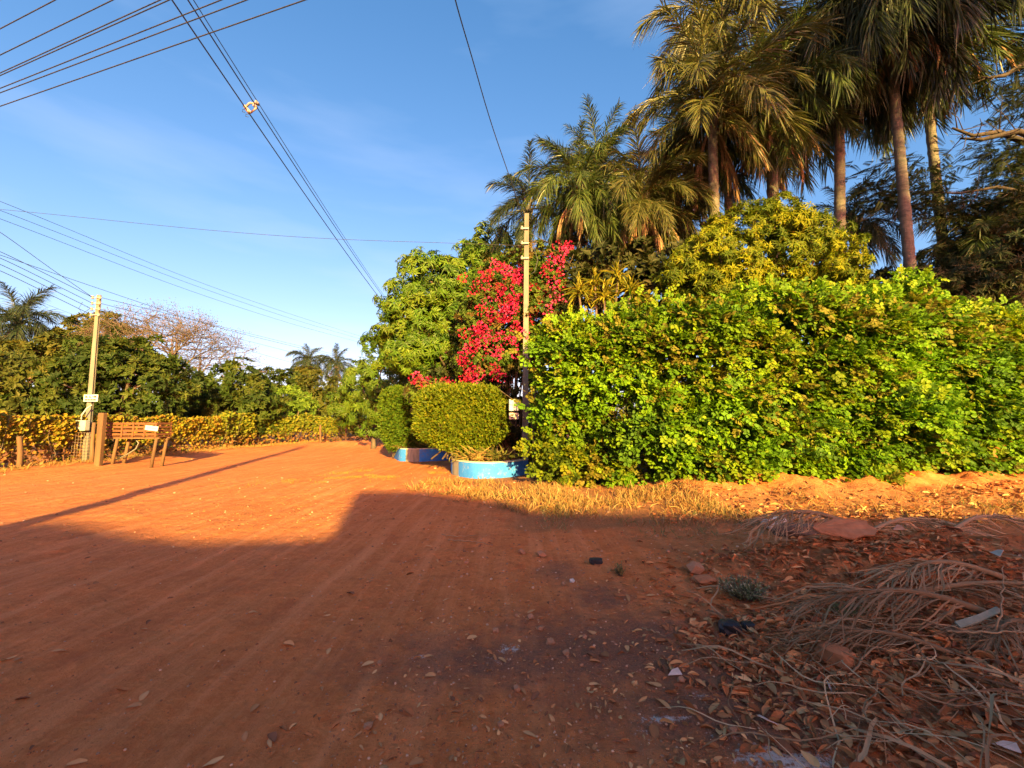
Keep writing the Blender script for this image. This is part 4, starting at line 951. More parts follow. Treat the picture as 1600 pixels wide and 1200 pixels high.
def vine(label, i0, i1, hgt, cols, seed, dens, leaf, low):
    rng = RNG(seed); seg = FP[i0:i1]; o = np.array([*seg[len(seg) // 2], 0]); L = np.linalg.norm(np.diff(seg, axis=0), axis=1).sum()
    root = thing('fence_vine', label, 'vine', o); m = int(L * hgt * dens)
    k = rng.integers(0, len(seg) - 1, m); f = rng.random(m)[:, None]; P2 = seg[k] * (1 - f) + seg[k + 1] * f
    s = k / len(seg) * L; v = rng.random(m) ** .8
    top = hgt * (1 + .06 * fbm2(s * .9, 0 * s, seed, 3)); z = v * top
    nrm2 = np.array([.95, -.3, 0]); off = .22 * fbm2(s * 1.2, z * 1.5, seed + 1, 2) + .25 * rng.random(m) - .1
    P = np.concatenate([P2, (gh(P2[:, 0], P2[:, 1]) + z)[:, None]], 1) + nrm2 * (off[:, None])
    keep = (rng.random(m) < .35 + .65 * sstep(.25, .55, v)) & (fbm2(s * .8, z * .9, seed + 2, 2) > -.75); P, v = P[keep], v[keep]; m = len(P)
    d = nrm(np.array([.45, -.5, -.35]) + .6 * rng.normal(size=(m, 3))); up = nrm(np.array([.5, -.6, .6]) + .4 * rng.normal(size=(m, 3)))
    c = pick(cols, m, rng, .25); lowc = pick(low, m, rng, .25); w = (sstep(.55, .15, v) * (rng.random(m) < .8))[:, None]; c = c * (1 - w) + lowc * w
    V, F, C = scatter(leaf_round(.42), P - o, frames(d, up), leaf * (.65 + .7 * rng.random(m)), c)
    link('foliage', mesh_data('foliage', V, F, C), M_LEAF, root)['kind'] = 'stuff'
    mb = MB()
    for j in range(int(L * 3)):
        q = seg[rng.integers(0, len(seg))]; z0 = gz(q[0], q[1]); P = np.array([q[0], q[1], z0 - .05]) + np.linspace(0, 1, 5)[:, None] * np.array([rng.normal() * .3, rng.normal() * .3, hgt * (.7 + .3 * rng.random())]) + .05 * rng.normal(size=(5, 3)); mb.tube(P - o, [.014, .012, .01, .008, .005], 4)
    mb.build('stems', M_TWIG, root)['kind'] = 'stuff'
YV = [(.27, .21, .018), (.32, .22, .018), (.22, .20, .018), (.32, .165, .022), (.16, .17, .018)]; LOW = [(.28, .12, .03), (.22, .095, .03), (.30, .16, .045), (.17, .07, .025)]
ia = int(np.argmin(((FP - [-15.8, 23]) ** 2).sum(1))); 
vine('yellowing leafy vine covering the near stretch of wire fence', 10, ia, 1.72, YV, 82, 620, .115, LOW)
vine('greener leafy vine covering the far stretch of wire fence', ia, 399, 1.95, [(.15, .18, .014), (.12, .155, .014), (.21, .19, .016)], 83, 330, .15, LOW)

# ------------------------------------------------------------------ trees of the field
DG = [(.034, .060, .009), (.046, .072, .010), (.06, .08, .011), (.024, .045, .009)]; OL = [(.062, .074, .012), (.08, .085, .013), (.046, .062, .012)]
T_FAR = [rosette(rt, 7, leaf_blade(.22), .3, 1.2) for _ in range(3)]
def ftree(label, lobes, cols, seed, bpx, Y, leaf=.27, dens=2.2, **kw): return leafy_tree('field_tree', label, 'tree', lobes, T_FAR, leaf, cols, seed, (at(bpx, 640, Y)[0], Y), .2, M_LEAF, 'trees of the field', rc=.42, dens=dens, per=8, **kw)
ftree('big round dark green tree right behind the leaning pole', [lob(200, 600, 68, 22), lob(130, 605, 62, 21.5), lob(250, 612, 52, 22), lob(165, 570, 50, 22.5), lob(225, 575, 48, 22.5), lob(85, 625, 42, 21), lob(185, 648, 55, 21.5)], DG, 91, 190, 22)
ftree('olive round tree at the left edge behind the vine', [lob(30, 600, 52, 21), lob(-20, 600, 55, 21), lob(60, 590, 38, 22), lob(10, 640, 50, 20.5)], OL, 92, 20, 21)
ftree('dark conical tree right of the dry pinkish tree', [lob(370, 615, 45, 27), lob(368, 590, 26, 27), lob(345, 630, 36, 26.5), lob(400, 628, 34, 27), lob(368, 650, 45, 26.5)], DG, 93, 370, 27, .3)
ftree('dark tree between the big round tree and the conical tree', [lob(310, 630, 38, 30), lob(290, 610, 34, 30), lob(330, 650, 36, 30)], [(.045, .06, .016), (.06, .075, .018)], 94, 310, 30, .3)
ftree('bright green round tree in the middle of the field row', [lob(452, 628, 27, 33, .8), lob(438, 635, 20, 32.5), lob(468, 634, 20, 33), lob(455, 650, 24, 32.5)], [(.10, .17, .02), (.12, .19, .02)], 95, 455, 33, .26)
ftree('dark tree behind the bright green round tree', [lob(430, 600, 28, 42), lob(410, 615, 26, 42), lob(455, 605, 26, 43), lob(425, 635, 30, 41)], DG, 96, 430, 42, .35, 1.4)
ftree('brownish dark tree below the far palms', [lob(490, 610, 30, 42), lob(515, 618, 26, 41), lob(505, 640, 34, 40), lob(475, 590, 20, 44), lob(530, 635, 26, 40)], OL, 97, 500, 42, .35, 1.4)
ftree('olive tree behind and left of the leaning pole', [lob(120, 535, 34, 36), lob(155, 525, 40, 36), lob(95, 550, 30, 36), lob(180, 540, 36, 36), lob(140, 570, 50, 36)], OL, 98, 140, 36, .35, 1.3)
ftree('dull green tree in front of the far left palm', [lob(70, 548, 26, 32), lob(30, 560, 34, 32), lob(-10, 560, 36, 32)], OL, 99, 40, 32, .35, 1.6)
ftree('far dark tree low behind the road bend', [lob(560, 625, 30, 48), lob(600, 630, 40, 48), lob(640, 625, 40, 48)], DG, 100, 600, 48, .4, 1.3)
def dry_tree():
    rng = RNG(101); Y = 38.0; o = np.array([at(262, 640, Y)[0], Y, 0]); root = thing('dry_tree', 'nearly leafless pinkish tree with fine spreading branches', 'tree', o)
    mb = MB(); tips = []
    def br(p, d, L, r, lev):
        d = nrm(d); e = p + d * L; mid = (p + e) / 2 + .06 * L * rng.normal(size=3)
        mb.tube(np.array([p, mid, e]), [r, r * .85, r * .7], 6 if lev < 2 else 3, cap=False)
        if lev >= 6: tips.append(e); return
        for k in range(3 if lev < 5 else 2):
            nd = nrm(d + rng.normal(size=3) * np.array([.75, .6, .4]) + np.array([0, 0, .05 if lev < 2 else -.05]))
            br(e, nd, L * (.68 + .16 * rng.random()), r * .62, lev + 1)
    for (dx, dz) in ((-1.1, .9), (-.5, 1.1), (.1, 1.2), (.6, 1.0), (.95, .75), (-.2, 1.0)):
        br(np.array([0, 0, 4.0]), np.array([dx, rng.normal() * .4, dz]), 2.5, .17, 0)
    mb.tube(np.array([(0, 0, -.2), (.1, 0, 2), (0, 0, 4.0)]), [.42, .34, .3], 9); mb.build('trunk', M_TWIG, root)
    T = np.array(tips); m = len(T) * 3; P = np.repeat(T, 3, axis=0) + .22 * rng.normal(size=(m, 3))
    V, F, C = scatter(leaf_blade(.25), P, frames(on_sphere(m, rng), on_sphere(m, rng)), .08 + .09 * rng.random(m), pick([(.085, .062, .04), (.075, .06, .03), (.06, .065, .022)], m, rng, .2))
    link('crown', mesh_data('crown', V, F, C), M_DRY, root)
dry_tree()
def far_wood():
    rng = RNG(102); lobes = []
    for a in np.linspace(-300, 640, 44): lobes.append(lob(a + rng.normal() * 8, 645 + rng.normal() * 5, 20 + 8 * rng.random(), 85 + 12 * rng.random(), 1.0))
    for x in np.linspace(5, 120, 18): lobes.append((np.array([x, 70 + rng.normal() * 5, 3.0]), np.array([6, 5, 5.0])))
    V, F, C = crown(lobes, T_FAR, .7, DG, rng, rc=1.0, dens=.22, per=7)
    tag(link('far_wood', mesh_data('far_wood', V, F, C), M_LEAF), 'far mass of trees closing the horizon', 'trees', kind='stuff')
far_wood()

# ------------------------------------------------------------------ the house, wall and pole behind the viewpoint that shade the road
tn = math.tan(SUN_EL); ca_, ta_ = math.cos(SUN_AZ), math.tan(SUN_AZ)
def caster(px, py, yw):                       # top of the wall at y=yw whose shadow tip falls on a ground pixel
    g = ground(px, py); dy = g[1] - yw; return g[0] + dy * ta_, dy / ca_ * tn
def slab(prof, y0, y1):                       # prof: (x, height) outline of a wall, y0 front
    mb = MB(); V = []
    for x, h in prof: V += [(x, y0, -.1), (x, y0, h), (x, y1, h), (x, y1, -.1)]
    F = []
    for i in range(len(prof) - 1):
        for j in range(4):
            a, c = i * 4 + j, i * 4 + (j + 1) % 4; F += [(a, a + 4, c + 4), (a, c + 4, c)]
    k = (len(prof) - 1) * 4; F += [(0, 1, 2), (0, 2, 3), (k, k + 2, k + 1), (k, k + 3, k + 2)]; return mb.add(V, F)
hs = thing('house', 'plain two-storey house behind the viewpoint whose shadow crosses the verge', 'house', (6, -10, 0))
prof = [caster(560, 768, -10), caster(655, 767, -10), caster(775, 784, -10), caster(830, 799, -10), caster(1050, 803, -10), caster(1300, 806, -10), caster(1600, 812, -10)]
prof[0] = (prof[0][0], prof[0][1]); prof.append((38, prof[-1][1]))
slab([(x - 6, h) for x, h in prof], 0, -.2).build('front_wall', M_PLASTER, hs)
hx0 = prof[0][0] - 6; MB().box((hx0 + 32) / 2, -4.2, 2.3, 32 - hx0 - .04, 7.9, 4.6).build('rear_block', M_PLASTER, hs)
for x in (-2, 4, 10): MB().box(x, .003, 1.5, 1.4, .05, 1.1, bev=.01).build('window', M_GLASS, hs)
MB().box(1.2, .004, 1.05, .9, .06, 2.1, bev=.01).build('door', M_WOOD, hs)
w0 = caster(515, 838, -9.0); w1 = caster(250, 838, -9.0); w2 = caster(110, 815, -9.0); w3 = caster(0, 820, -9.0)
yw = thing('shade_wall', 'unseen long plastered wall behind the viewpoint, shaped to shade the near road', 'shade_wall', (-4, -9.0, 0))  # unseen wall, outline and height set so its shadow falls on the road
pf = [(w3[0] - 14, w3[1]), (w3[0], w3[1]), (w2[0], w2[1]), (w1[0] - .12, w1[1] * 1.0), (w1[0] + .8, w1[1] * .985), (prof[0][0] + .05, w0[1])]
slab([(x + 4, h) for x, h in pf], 0, -.2).build('front_wall', M_PLASTER, yw)
hpole('utility_pole', 'concrete utility pole behind the viewpoint carrying the cable bundle', (BP[0], BP[1], -.05), BP + [0, 0, .1], .52, .34)

leafy_tree('tall_tree', 'tall tree behind the viewpoint shading the palms on the right', 'tree',
    [(np.array([15.0, -6, 17.5]), np.array([3.0, 2.6, 2.6])), (np.array([18.5, -6, 15.6]), np.array([3.2, 2.6, 2.6])), (np.array([21.5, -6, 13.5]), np.array([2.8, 2.4, 2.2])), (np.array([17, -6, 19.5]), np.array([3.2, 2.4, 2.0]))],
    T_FAR, .34, DG, 105, (18.5, -6), .3, rc=.6, dens=1.0, per=7)

# ------------------------------------------------------------------ grass, litter and debris on the verge
def blades(name, label, P, hgt, cols, seed, w=.035, lean=.45):
    rng = RNG(seed); m = len(P)
    d = nrm(np.array([0, 0, 1.0]) + lean * rng.normal(size=(m, 3)) * [1, 1, .3]); up = nrm(rng.normal(size=(m, 3)) * [1, 1, .2])
    V, F, C = scatter(leaf_long(w, .3), P, frames(d, up), hgt * (.5 + .8 * rng.random(m)), pick(cols, m, rng, .25))
    return tag(link(name, mesh_data(name, V, F, C), M_DRY), label, 'grass', kind='stuff')
rgz = RNG(111); m = 44000
x = rgz.uniform(-2.6, 13, m); y = rgz.uniform(6.2, 11.5, m)
front = np.interp(x, [-2.6, -1.5, 0, 2, 4, 13], [10.2, 9.0, 7.4, 6.7, 6.6, 6.6]); back = np.minimum(hedge_front(x) - .25, np.interp(x, [-2.6, -2.0, -.3, .5, 3.6, 4.6, 13], [10.6, 11.9, 12.2, 11.1, 10.2, 9.0, 8.9]))
dn = fbm2(x * 1.1, y * 1.3, 112, 3); k = (y > front + .9 * dn) & (y < back) & (rgz.random(m) < np.clip(.30 + 1.3 * dn, .03, 1) * np.where(x > 4, .28, 1.0))
P = np.stack([x[k], y[k], gh(x[k], y[k]) - .005], 1)
blades('dry_grass', 'straw-coloured dry grass growing on the verge below the hedge', P, .19, [(.32, .18, .06), (.40, .25, .09), (.24, .13, .045), (.20, .15, .045), (.30, .14, .04)], 113, .028, .75)
m = 5000; x = rgz.uniform(.5, 12, m); y = rgz.uniform(5.2, 8.4, m); dn = fbm2(x * .8, y * 1.2, 114, 3); k = (dn > .18) & (y > 6.3 - .12 * x)
blades('grass', 'low grey-green grass tufts on the shaded verge', np.stack([x[k], y[k], gh(x[k], y[k]) - .005], 1), .11, [(.14, .15, .05), (.22, .19, .08), (.30, .22, .11)], 115, .05, .7)
m = 9000; c = ground(605, 740); x = c[0] + rgz.normal(size=m) * 1.2; y = c[1] + rgz.normal(size=m) * .8 + (x - c[0]) * .5; kk = fbm2(x * 1.6, y * 1.6, 118, 3) > .25; x, y = x[kk], y[kk]
blades('grass_patch', 'small yellow-green grass patch on the lit road edge', np.stack([x, y, gh(x, y) - .01], 1), .07, [(.17, .16, .02), (.24, .19, .03), (.32, .19, .05)], 116, .06, .9)
q = FP[rgz.integers(20, 380, 5000)]; off = rgz.random((5000, 1)); P2 = q + off * np.array([1.3, -.4]) - [.2, 0]
blades('fence_grass', 'dry weeds and grass along the foot of the fence', np.concatenate([P2, gh(P2[:, 0], P2[:, 1])[:, None] - .01], 1), .17, [(.32, .16, .05), (.26, .13, .04), (.20, .16, .035), (.36, .22, .08)], 117, .05, .9)
# small herb growing in the litter
def herb(label, c, n_, r, h, seed, cols):
    rng = RNG(seed); o = np.array([c[0], c[1], gz(c[0], c[1])]); root = thing('weed', label, 'plant', o); mb = MB(); P, d_ = [], []
    for i in range(n_):
        a = rng.random() * 6.3; rr = r * math.sqrt(rng.random()); e = np.array([math.cos(a) * rr, math.sin(a) * rr, h * (.5 + .6 * rng.random())]); s = e * [.25, .25, 0]
        mb.tube(np.array([s, (s + e) / 2 + .01 * rng.normal(size=3), e]), [.003, .0025, .0015], 4)
        for k in range(14): f = .25 + .75 * rng.random(); P.append(s + (e - s) * f); d_.append(rng.normal(size=3) + [0, 0, .3])
    P = np.array(P); m = len(P); V, F, C = scatter(leaf_blade(.25), P, frames(nrm(np.array(d_)), np.tile([0, 0, 1.0], (m, 1))), .018 + .02 * rng.random(m), pick(cols, m, rng))
    link('leaves', mesh_data('leaves', V, F, C), M_LEAF, root)['kind'] = 'stuff'; mb.build('stems', M_TWIG, root)['kind'] = 'stuff'
herb('small bushy grey-green weed growing in the leaf litter', ground(1165, 945), 90, .24, .16, 121, [(.13, .15, .06), (.18, .19, .08), (.32, .30, .18)])
herb('tiny weed sprig beside the dark gravel patch', ground(970, 900), 14, .07, .12, 122, [(.16, .15, .05), (.24, .2, .08)])
herb('small weed at the bottom of the dead frond heap', ground(1330, 985), 40, .18, .10, 123, [(.14, .15, .05), (.22, .2, .08)])

def dry_leaf_mesh(seed):
    rng = RNG(seed); nx, ny = 3, 7; V, C = [], []; curl = rng.uniform(.1, .9); bend = rng.uniform(-.5, .7); tw = rng.normal() * .5
    for j in range(ny):
        t = j / (ny - 1); w = .23 * math.sin(min(1, t * .94 + .06) * math.pi) ** .75 + .006
        for i in range(nx):
            u = (i - 1); a = tw * (t - .5); zz = curl * w * abs(u) * .9 + .02
            xx = u * w
            V.append((xx * math.cos(a) - zz * math.sin(a), t - .5, xx * math.sin(a) + zz * math.cos(a) + bend * .35 * (t - .5) ** 2 + .01 * rng.normal()))
            C.append(1.15 if u == 0 else .95)
    F = []
    for j in range(ny - 1):
        for i in range(nx - 1): a = j * nx + i; F += [(a, a + 1, a + nx + 1), (a, a + nx + 1, a + nx)]
    V = np.array(V); V[:, 2] -= V[:, 2].min(); return V, np.array(F), np.array(C)[:, None] * np.ones((1, 3))
LV = [dry_leaf_mesh(130 + i) for i in range(8)]
LCOL = [(.38, .175, .07), (.28, .115, .045), (.46, .24, .10), (.22, .085, .04), (.52, .29, .125), (.42, .155, .055)]
# leaf litter too thick to count, under the hedge and in the heap
rng = RNG(140); parts = []
for i in range(8):
    m = 1100; x = rng.uniform(2.4, 13.5, m); y = rng.uniform(6.9, 10.0, m); dn = fbm2(x * .7, y * .7, 141, 2); k = (y < hedge_front(x) - .75 - .5 * fbm2(x * 1.2, y * 0, 142, 2)) & (rng.random(m) < .75 + dn) & ((x > 4) | (rng.random(m) < .3))
    mh = 640; xh = np.concatenate([x[k], rng.normal(size=mh) * .9 + 3.6, rng.normal(size=mh // 2) * .6 + 2.2]); yh = np.concatenate([y[k], rng.normal(size=mh) * .9 + 3.6, rng.normal(size=mh // 2) * .5 + 2.9])
    ok = (yh > 1.2) & (xh > .55 + .16 * yh + .25 * rng.normal(size=len(xh))); xh, yh = xh[ok], yh[ok]; m = len(xh)
    P = np.stack([xh, yh, gh(xh, yh) + .004 + .02 * rng.random(m)], 1); d = nrm(np.stack([rng.normal(size=m), rng.normal(size=m), .25 * rng.normal(size=m)], 1))
    parts.append(scatter(LV[i], P, frames(d, nrm(np.array([0, 0, 1.0]) + .3 * rng.normal(size=(m, 3)))), ((.035 + .075 * rng.random(m) ** 1.3) * np.where(yh > 6.5, 1.35, 1.0))[:, None] * np.stack([.35 + .8 * rng.random(m), np.ones(m), .6 + 1.2 * rng.random(m)], 1), pick(LCOL + [(.30, .10, .035), (.36, .13, .045)], m, rng, .3)))
for i in range(8):                             # torn leaf bits over the bare dirt
    m = 560; px = np.concatenate([rng.uniform(380, 1250, 420), rng.normal(430, 90, 140)]); py = np.concatenate([800 + 400 * rng.random(420), rng.normal(800, 16, 140)]); kk = (np.arange(m) >= 420) | (rng.random(m) < sstep(300, 950, px) * (.6 + .6 * fbm2(px * .012, py * .02, 143, 2))); P = np.array([ground(a, c) for a, c in zip(px[kk], py[kk])]); m = len(P); P[:, 2] = gh(P[:, 0], P[:, 1]) + .004
    d = nrm(np.stack([rng.normal(size=m), rng.normal(size=m), .2 * rng.normal(size=m)], 1))
    parts.append(scatter(LV[i], P, frames(d, nrm(np.array([0, 0, 1.0]) + .3 * rng.normal(size=(m, 3)))), (.014 + .035 * rng.random(m) ** 2)[:, None] * np.stack([.4 + rng.random(m), np.ones(m), np.ones(m)], 1), pick(LCOL, m, rng, .3)))
V, F, C = join(parts); tag(link('leaf_litter', mesh_data('leaf_litter', V, F, C), M_DRY), 'thick brown leaf litter below the hedge and in the debris', 'leaf litter', kind='stuff')
# single dry leaves
LME = []
for i, (v, f, c) in enumerate(LV):
    for j in range(3):
        me = mesh_data('dry_leaf', v, f, c * np.array(LCOL[(i + j * 2) % 6]), True); me.materials.append(M_DRY); LME.append(me)
rng = RNG(150); cnt = 0
def drop(me, name, px, py, sc, label, cat, group, tilt=.2, lift=.003):
    g = ground(px, py); o = bpy.data.objects.new(name, me); COL.objects.link(o)
    z = gz(g[0], g[1]); s = (EYE - z) / EYE; g = g * [s, s, 0]      # keep the pixel on raised ground
    o.location = (g[0], g[1], gz(g[0], g[1]) + lift); o.rotation_euler = (rng.normal() * tilt, rng.normal() * tilt, rng.random() * 6.3); o.scale = (sc * (.55 + .6 * rng.random()), sc, sc * (.7 + .9 * rng.random())) if name == 'dry_leaf' else (sc, sc, sc); return tag(o, label, cat, group)
while cnt < 300:
    if cnt < 190: px, py = 980 + 640 * rng.random() ** .8, 870 + 330 * rng.random()
    elif cnt < 255: px, py = rng.uniform(560, 1120), rng.uniform(830, 1200)
    else: px, py = rng.uniform(0, 620), rng.uniform(820, 1200)
    if cnt < 190 and px < 900 + (1200 - py) * .3: continue
    heap = cnt < 190
    drop(LME[int(rng.integers(0, len(LME)))], 'dry_leaf', px, py, (.055 + .065 * rng.random()) * (1.0 if heap else .8), 'curled brown dry leaf lying in the roadside debris' if heap else 'single dry brown leaf lying on the bare dirt', 'leaf', 'dry leaves in the debris' if heap else 'dry leaves on the bare dirt', .3 if heap else .15); cnt += 1

# stones
RME = []
for i in range(4):
    v, f, c = ROCKS[i]; v = v.copy(); v[:, 2] -= v[:, 2].min()
    me = mesh_data('stone', v, f, c); me.materials.append(M_ROCK); RME.append(me)
    me2 = mesh_data('pale_stone', v, f, c); me2.materials.append(M_PALE); RME.append(me2)
rng = RNG(160)
for i in range(46):
    px, py = rng.uniform(560, 1150), rng.uniform(850, 1150); drop(RME[2 * (i % 4)], 'stone', px, py, .012 + .020 * rng.random() ** 2, 'small reddish stone on the dirt', 'stone', 'small reddish stones on the dirt', .2, -.003)
for px, py, s in ((830, 967, .035), (845, 985, .03), (846, 870, .06), (815, 865, .05), (880, 915, .03), (860, 1005, .035), (885, 1022, .028), (1090, 895, .09), (730, 880, .03)):
    drop(RME[2 * (int(px) % 4)], 'stone', px, py, s, 'fist-sized reddish stone near the dark gravel patch', 'stone', 'larger stones by the gravel patch', .2, -.006)
for px, py, s, lb in ((1205, 828, .13, 'pale stone left in the small pile behind the fronds'), (1222, 822, .12, 'pale stone on top of the small pile behind the fronds'), (1216, 834, .09, 'pale stone in front of the small pile behind the fronds'), (893, 910, .03, 'small white stone on the dark gravel patch')):
    drop(RME[2 * (int(px) % 4) + 1], 'stone', px, py, s, lb, 'stone', None, .2, 0)
def lump(name, label, cat, px, py, size, mat, seed, lift=0.0, rz=0.0):
    rng = RNG(seed); g = ground(px, py); z = gz(g[0], g[1]); s = (EYE - z) / EYE; g = g * [s, s, 0]
    bmv = []; nu, nv = 10, 7; V = []
    for j in range(nv):
        p = math.pi * j / (nv - 1)
        for i in range(nu):
            a = 2 * math.pi * i / nu; d = np.array([math.cos(a) * math.sin(p), math.sin(a) * math.sin(p), math.cos(p)])
            d = np.sign(d) * np.abs(d) ** .6; k = 1 + .16 * float(noise3(d[0] * 2 + seed, d[1] * 2, d[2] * 2, 3)); V.append(d * k * np.array(size) / 2)
    F = []
    for j in range(nv - 1):
        for i in range(nu): a, c = j * nu + i, j * nu + (i + 1) % nu; F += [(a, a + nu, c + nu), (a, c + nu, c)]
    V = np.array(V); V[:, 2] -= V[:, 2].min()
    o = link(name, mesh_data(name, V, F, None, False), mat, None, (g[0], g[1], gz(g[0], g[1]) - .01 + lift)); o.rotation_euler = (0, 0, rz); return tag(o, label, cat)
lump('brick_fragment', 'broken orange-red brick lying in the dry palm debris', 'brick', 1306, 1035, (.14, .20, .11), M_TILE, 171, 0, .5)
lump('rag', 'crumpled black plastic lump on the red dirt', 'plastic', 931, 880, (.16, .12, .07), M_BLACK, 172)
lump('charred_lump', 'dark charred lump in the litter with a pale wire', 'debris', 1140, 990, (.15, .13, .10), M_BLACK, 173)
lump('charred_lump', 'smaller black lump right of the charred one', 'debris', 1170, 982, (.10, .09, .06), M_BLACK, 174)
lump('log', 'brown rotten log end lying behind the dead fronds', 'log', 1245, 842, (.62, .20, .16), M_BARK, 175, 0, .1)
lump('rubble', 'orange brick shard lying left of the weed', 'brick', 1100, 905, (.22, .16, .06), M_TILE, 176, 0, .3)
def shard(name, label, cat, px, py, poly, th, mat, tilt, rz, lift):
    g = ground(px, py); z = gz(g[0], g[1]); s = (EYE - z) / EYE; g = g * [s, s, 0]; mb = MB(); k = len(poly); V = [(x, y, .02 * math.sin(x * 9) + .02 * math.sin(y * 7)) for x, y in poly] + [(x, y, th + .02 * math.sin(x * 9) + .02 * math.sin(y * 7)) for x, y in poly]
    F = [(0, i + 1, i) for i in range(1, k - 1)] + [(k, k + i, k + i + 1) for i in range(1, k - 1)]
    for i in range(k): j = (i + 1) % k; F += [(i, j, j + k), (i, j + k, i + k)]
    o = mb.add(V, F).build(name, mat, None, (g[0], g[1], gz(g[0], g[1]) + lift)); o.rotation_euler = (*tilt, rz); return tag(o, label, cat)
shard('tile_shard', 'flat orange clay sheet lying on the dead palm fronds', 'tile', 1320, 872, [(-.30, .02), (-.26, -.05), (-.14, -.10), (-.02, -.17), (.10, -.15), (.20, -.16), (.30, -.07), (.26, .0), (.29, .06), (.12, .09), (.0, .13), (-.12, .09), (-.2, .11)], .016, M_TILE, (.35, -.05), 0, .10)
shard('board_scrap', 'pale greenish board scrap at the right of the debris', 'board', 1535, 935, [(-.20, -.02), (-.05, .0), (.20, .05), (.19, .085), (.02, .05), (-.19, .025)], .010, M_GREENCARD, (.3, 0), .1, .12)
for i, (px, py, lb) in enumerate(((1055, 1058, 'pinkish white paper scrap near the gravel'), (1298, 1082, 'white triangular scrap standing in the litter'), (1197, 1133, 'torn pink paper scrap at the bottom litter'), (1410, 882, 'small white plastic scrap on the dead fronds'), (1562, 890, 'white plastic scrap at the right edge of the heap'), (1575, 1165, 'grey-white scrap in the bottom right corner'))):
    s = .05 if py > 1000 else .07; shard('paper_scrap', lb, 'scrap', px, py, [(-s, -s * .5), (s * .8, -s * .3), (s * .5, s * .6), (-s * .3, s * .3)], .004, M_PAPER, (.9 if i in (1, 3, 4) else .3, .2), i * 1.1, .03 if py > 1000 else .14)

# dead palm fronds and strips in the heap
def lying(seed, L, nl, ll, colr):
    rng = RNG(seed); mb = MB(); m = 10; s = np.linspace(0, 1, m); P = np.stack([s * L, .10 * L * np.sin(s * 2.2 + seed), .16 * np.sin(s * math.pi * .9) + .03], 1)
    mb.tube(P, .028 * (1 - .8 * s) + .004, 5, np.array(colr) * .8, cap=False); T = nrm(np.gradient(P, axis=0)); V, F, C = [], [], []; k = 0
    for i in range(nl):
        t = .08 + .9 * i / nl; j = min(int(t * (m - 1)), m - 2); f = t * (m - 1) - j; p = P[j] * (1 - f) + P[j + 1] * f; tg = T[j]; sd = nrm(np.cross(tg, [0, 0, 1.0]))
        for sg in (-1, 1):
            if rng.random() < .18: continue
            a = math.radians(rng.uniform(4, 30)); d = nrm(math.sin(a) * sg * sd + math.cos(a) * tg + [0, 0, .2 + .2 * rng.normal()]); l_ = ll * (.6 + .6 * rng.random()); w = .003 + .0042 * rng.random(); wd = nrm(np.cross(d, [0, 0, 1.0]) + .6 * rng.normal(size=3))
            pts = []
            for u in (0, .25, .5, .75, 1.0):
                q = p + d * l_ * u; q[2] = max(.006 + .012 * rng.random(), p[2] + .22 * l_ * u - .62 * l_ * u * u + .012 * rng.normal()); q = q + sd * .06 * rng.normal() * u; pts.append(q)
            for u, q in zip((.6, 1, 1, .8), pts[:4]): V += [q - wd * w * u, q + wd * w * u]
            V.append(pts[4])
            for r in range(3): F += [(k + 2 * r, k + 2 * r + 1, k + 2 * r + 3), (k + 2 * r, k + 2 * r + 3, k + 2 * r + 2)]
            F.append((k + 6, k + 7, k + 8)); c = np.array(colr) * (.65 + .7 * rng.random()); C += [c] * 9; k += 9
    mb.add(np.array(V), np.array(F), np.array(C)); me = mb.data('dead_palm_frond'); me.materials.append(M_DRY); return me
DF = [lying(180 + i, 1.25, 56, .72, c) for i, c in enumerate(((.34, .215, .11), (.25, .15, .075), (.42, .28, .15)))]
for i, (px, py, rz, sc, lift, lb) in enumerate(((1345, 868, math.pi + .25, 1.0, .06, 'dead palm frond arching left under the clay sheet'), (1560, 945, math.pi - .15, .95, .10, 'dead palm frond fanning left near the pale board'), (1345, 850, .1, 1.1, .02, 'dead palm frond lying behind the clay sheet'), (1420, 900, -.3, .8, .08, 'dead palm frond crossing the middle of the heap'),
                                       (1640, 985, math.pi + .3, .7, .02, 'dead palm frond at the right edge below the board'), (1480, 860, .15, 1.0, .03, 'grey dead frond at the back of the heap'), (1590, 915, math.pi + .12, .9, .12, 'dead palm frond high on the heap behind the pale board'), (1500, 1040, math.pi - .35, .62, .0, 'small broken frond right of the orange brick'))):
    g = ground(px, py); z = gz(g[0], g[1]); s = (EYE - z) / EYE; g = g * [s, s, 0]; o = link('dead_palm_frond', DF[i % 3], None, None, (g[0], g[1], gz(g[0], g[1]) + lift)); o.rotation_euler = (0, 0, rz); o.scale = (sc, sc, sc); tag(o, lb, 'palm frond')
def strip_mesh(seed):
    rng = RNG(seed); m = 9; s = np.linspace(0, 1, m); bend = rng.normal() * .7; P = np.stack([s - .5, bend * (s - .5) ** 2 + .05 * np.sin(s * 7 + seed) * rng.random(), .05 * np.sin(s * math.pi) + .025 * np.sin(s * 9 + seed) + .03], 1); w = rng.uniform(.003, .010) * (1.7 if seed % 4 == 0 else 1); V, F = [], []
    tw = rng.normal() * 1.3
    for i in range(m):
        a = tw * (s[i] - .5) + .4; q = w * (.35 + .65 * math.sin(min(1, s[i] + .12) * math.pi) ** .6); n_ = np.array([0, math.cos(a), math.sin(a)]); V += [P[i] - n_ * q, P[i] + [0, 0, -.35 * q], P[i] + n_ * q]
    for i in range(m - 1):
        for j in range(2): a = i * 3 + j; F += [(a, a + 1, a + 4), (a, a + 4, a + 3)]
    c = np.array([(.36, .23, .12), (.26, .145, .07), (.46, .32, .175), (.18, .085, .042)][seed % 4]); me = mesh_data('palm_leaf_strip', np.array(V), np.array(F), np.tile(c, (len(V), 1)), True); me.materials.append(M_DRY); return me
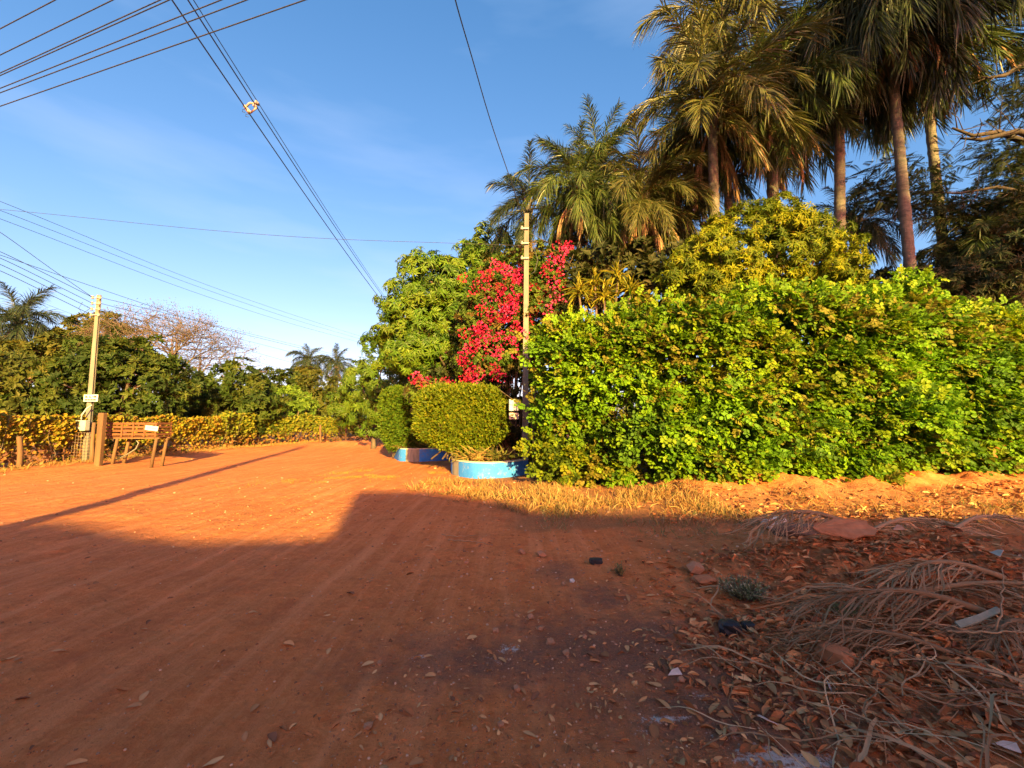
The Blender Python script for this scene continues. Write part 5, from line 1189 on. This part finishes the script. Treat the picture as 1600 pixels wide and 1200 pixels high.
SM = [strip_mesh(200 + i) for i in range(14)]
rng = RNG(220); cnt = 0
while cnt < 290:
    px, py = 1090 + 560 * rng.random() ** .75, 850 + 340 * rng.random()
    if px < 1080 + (1010 - py) * .2 or (px < 1260 and rng.random() < .6): continue
    o = drop(SM[cnt % 14], 'palm_leaf_strip', px, py, .22 + .6 * rng.random() ** 1.5, 'dry curled palm leaf strip tangled in the debris heap', 'leaf strip', 'palm leaf strips in the heap', .12, .0 + .05 * rng.random())
    o.rotation_euler[2] = rng.normal() * 1.0 - .35 + (math.pi if rng.random() < .5 else 0); cnt += 1
def twig(label, pts, r, lift=.02, col=None):
    Q = []
    for a, c, h in pts: g = ground(a, c); z = gz(g[0], g[1]); s = (EYE - z - h) / EYE; g = g * [s, s, 0]; g[2] = gz(g[0], g[1]) + h + lift; Q.append(g)
    Q = lerp_path(np.array(Q), 14); Q[1:-1] += .006 * rng.normal(size=(12, 3)); o_ = Q[0].copy(); tag(MB().tube(Q - o_, np.linspace(r * .7, r * .35, 14), 6).build('stick', M_STICK, None, o_), label, 'stick')
twig('long bent stick left of the orange brick', [(1180, 998, 0), (1240, 1005, .02), (1285, 1040, .02), (1340, 1085, 0)], .009)
twig('forked pale stick right of the orange brick', [(1325, 1055, 0), (1360, 1025, .05), (1410, 985, .08)], .010)
twig('long straight stem lying across the right debris', [(1330, 965, .06), (1440, 980, .08), (1560, 990, .05)], .009)
twig('upright pale stalk at the right edge of the heap', [(1545, 990, .0), (1560, 930, .14), (1568, 880, .30)], .009)
twig('thin stick at the bottom of the litter', [(1380, 1110, .0), (1440, 1150, .02), (1500, 1195, .0)], .012)
twig('thin twig in the dirt at the grass edge', [(700, 846, 0), (740, 848, .01), (770, 853, 0)], .010)
twig('second thin twig in the dirt below the grass', [(690, 838, 0), (720, 840, .01), (745, 838, 0)], .010)
twig('pale twig lying at the edge of the dark gravel', [(1003, 985, 0), (1020, 990, .01), (1042, 998, 0)], .006)
twig('yellowish stem slanting down to the right edge', [(1480, 1000, .05), (1540, 975, .1), (1600, 955, .12)], .012)
twig('pale wire curl on the charred lump', [(1142, 968, .03), (1150, 964, .09), (1165, 970, .09), (1172, 972, .03)], .004)
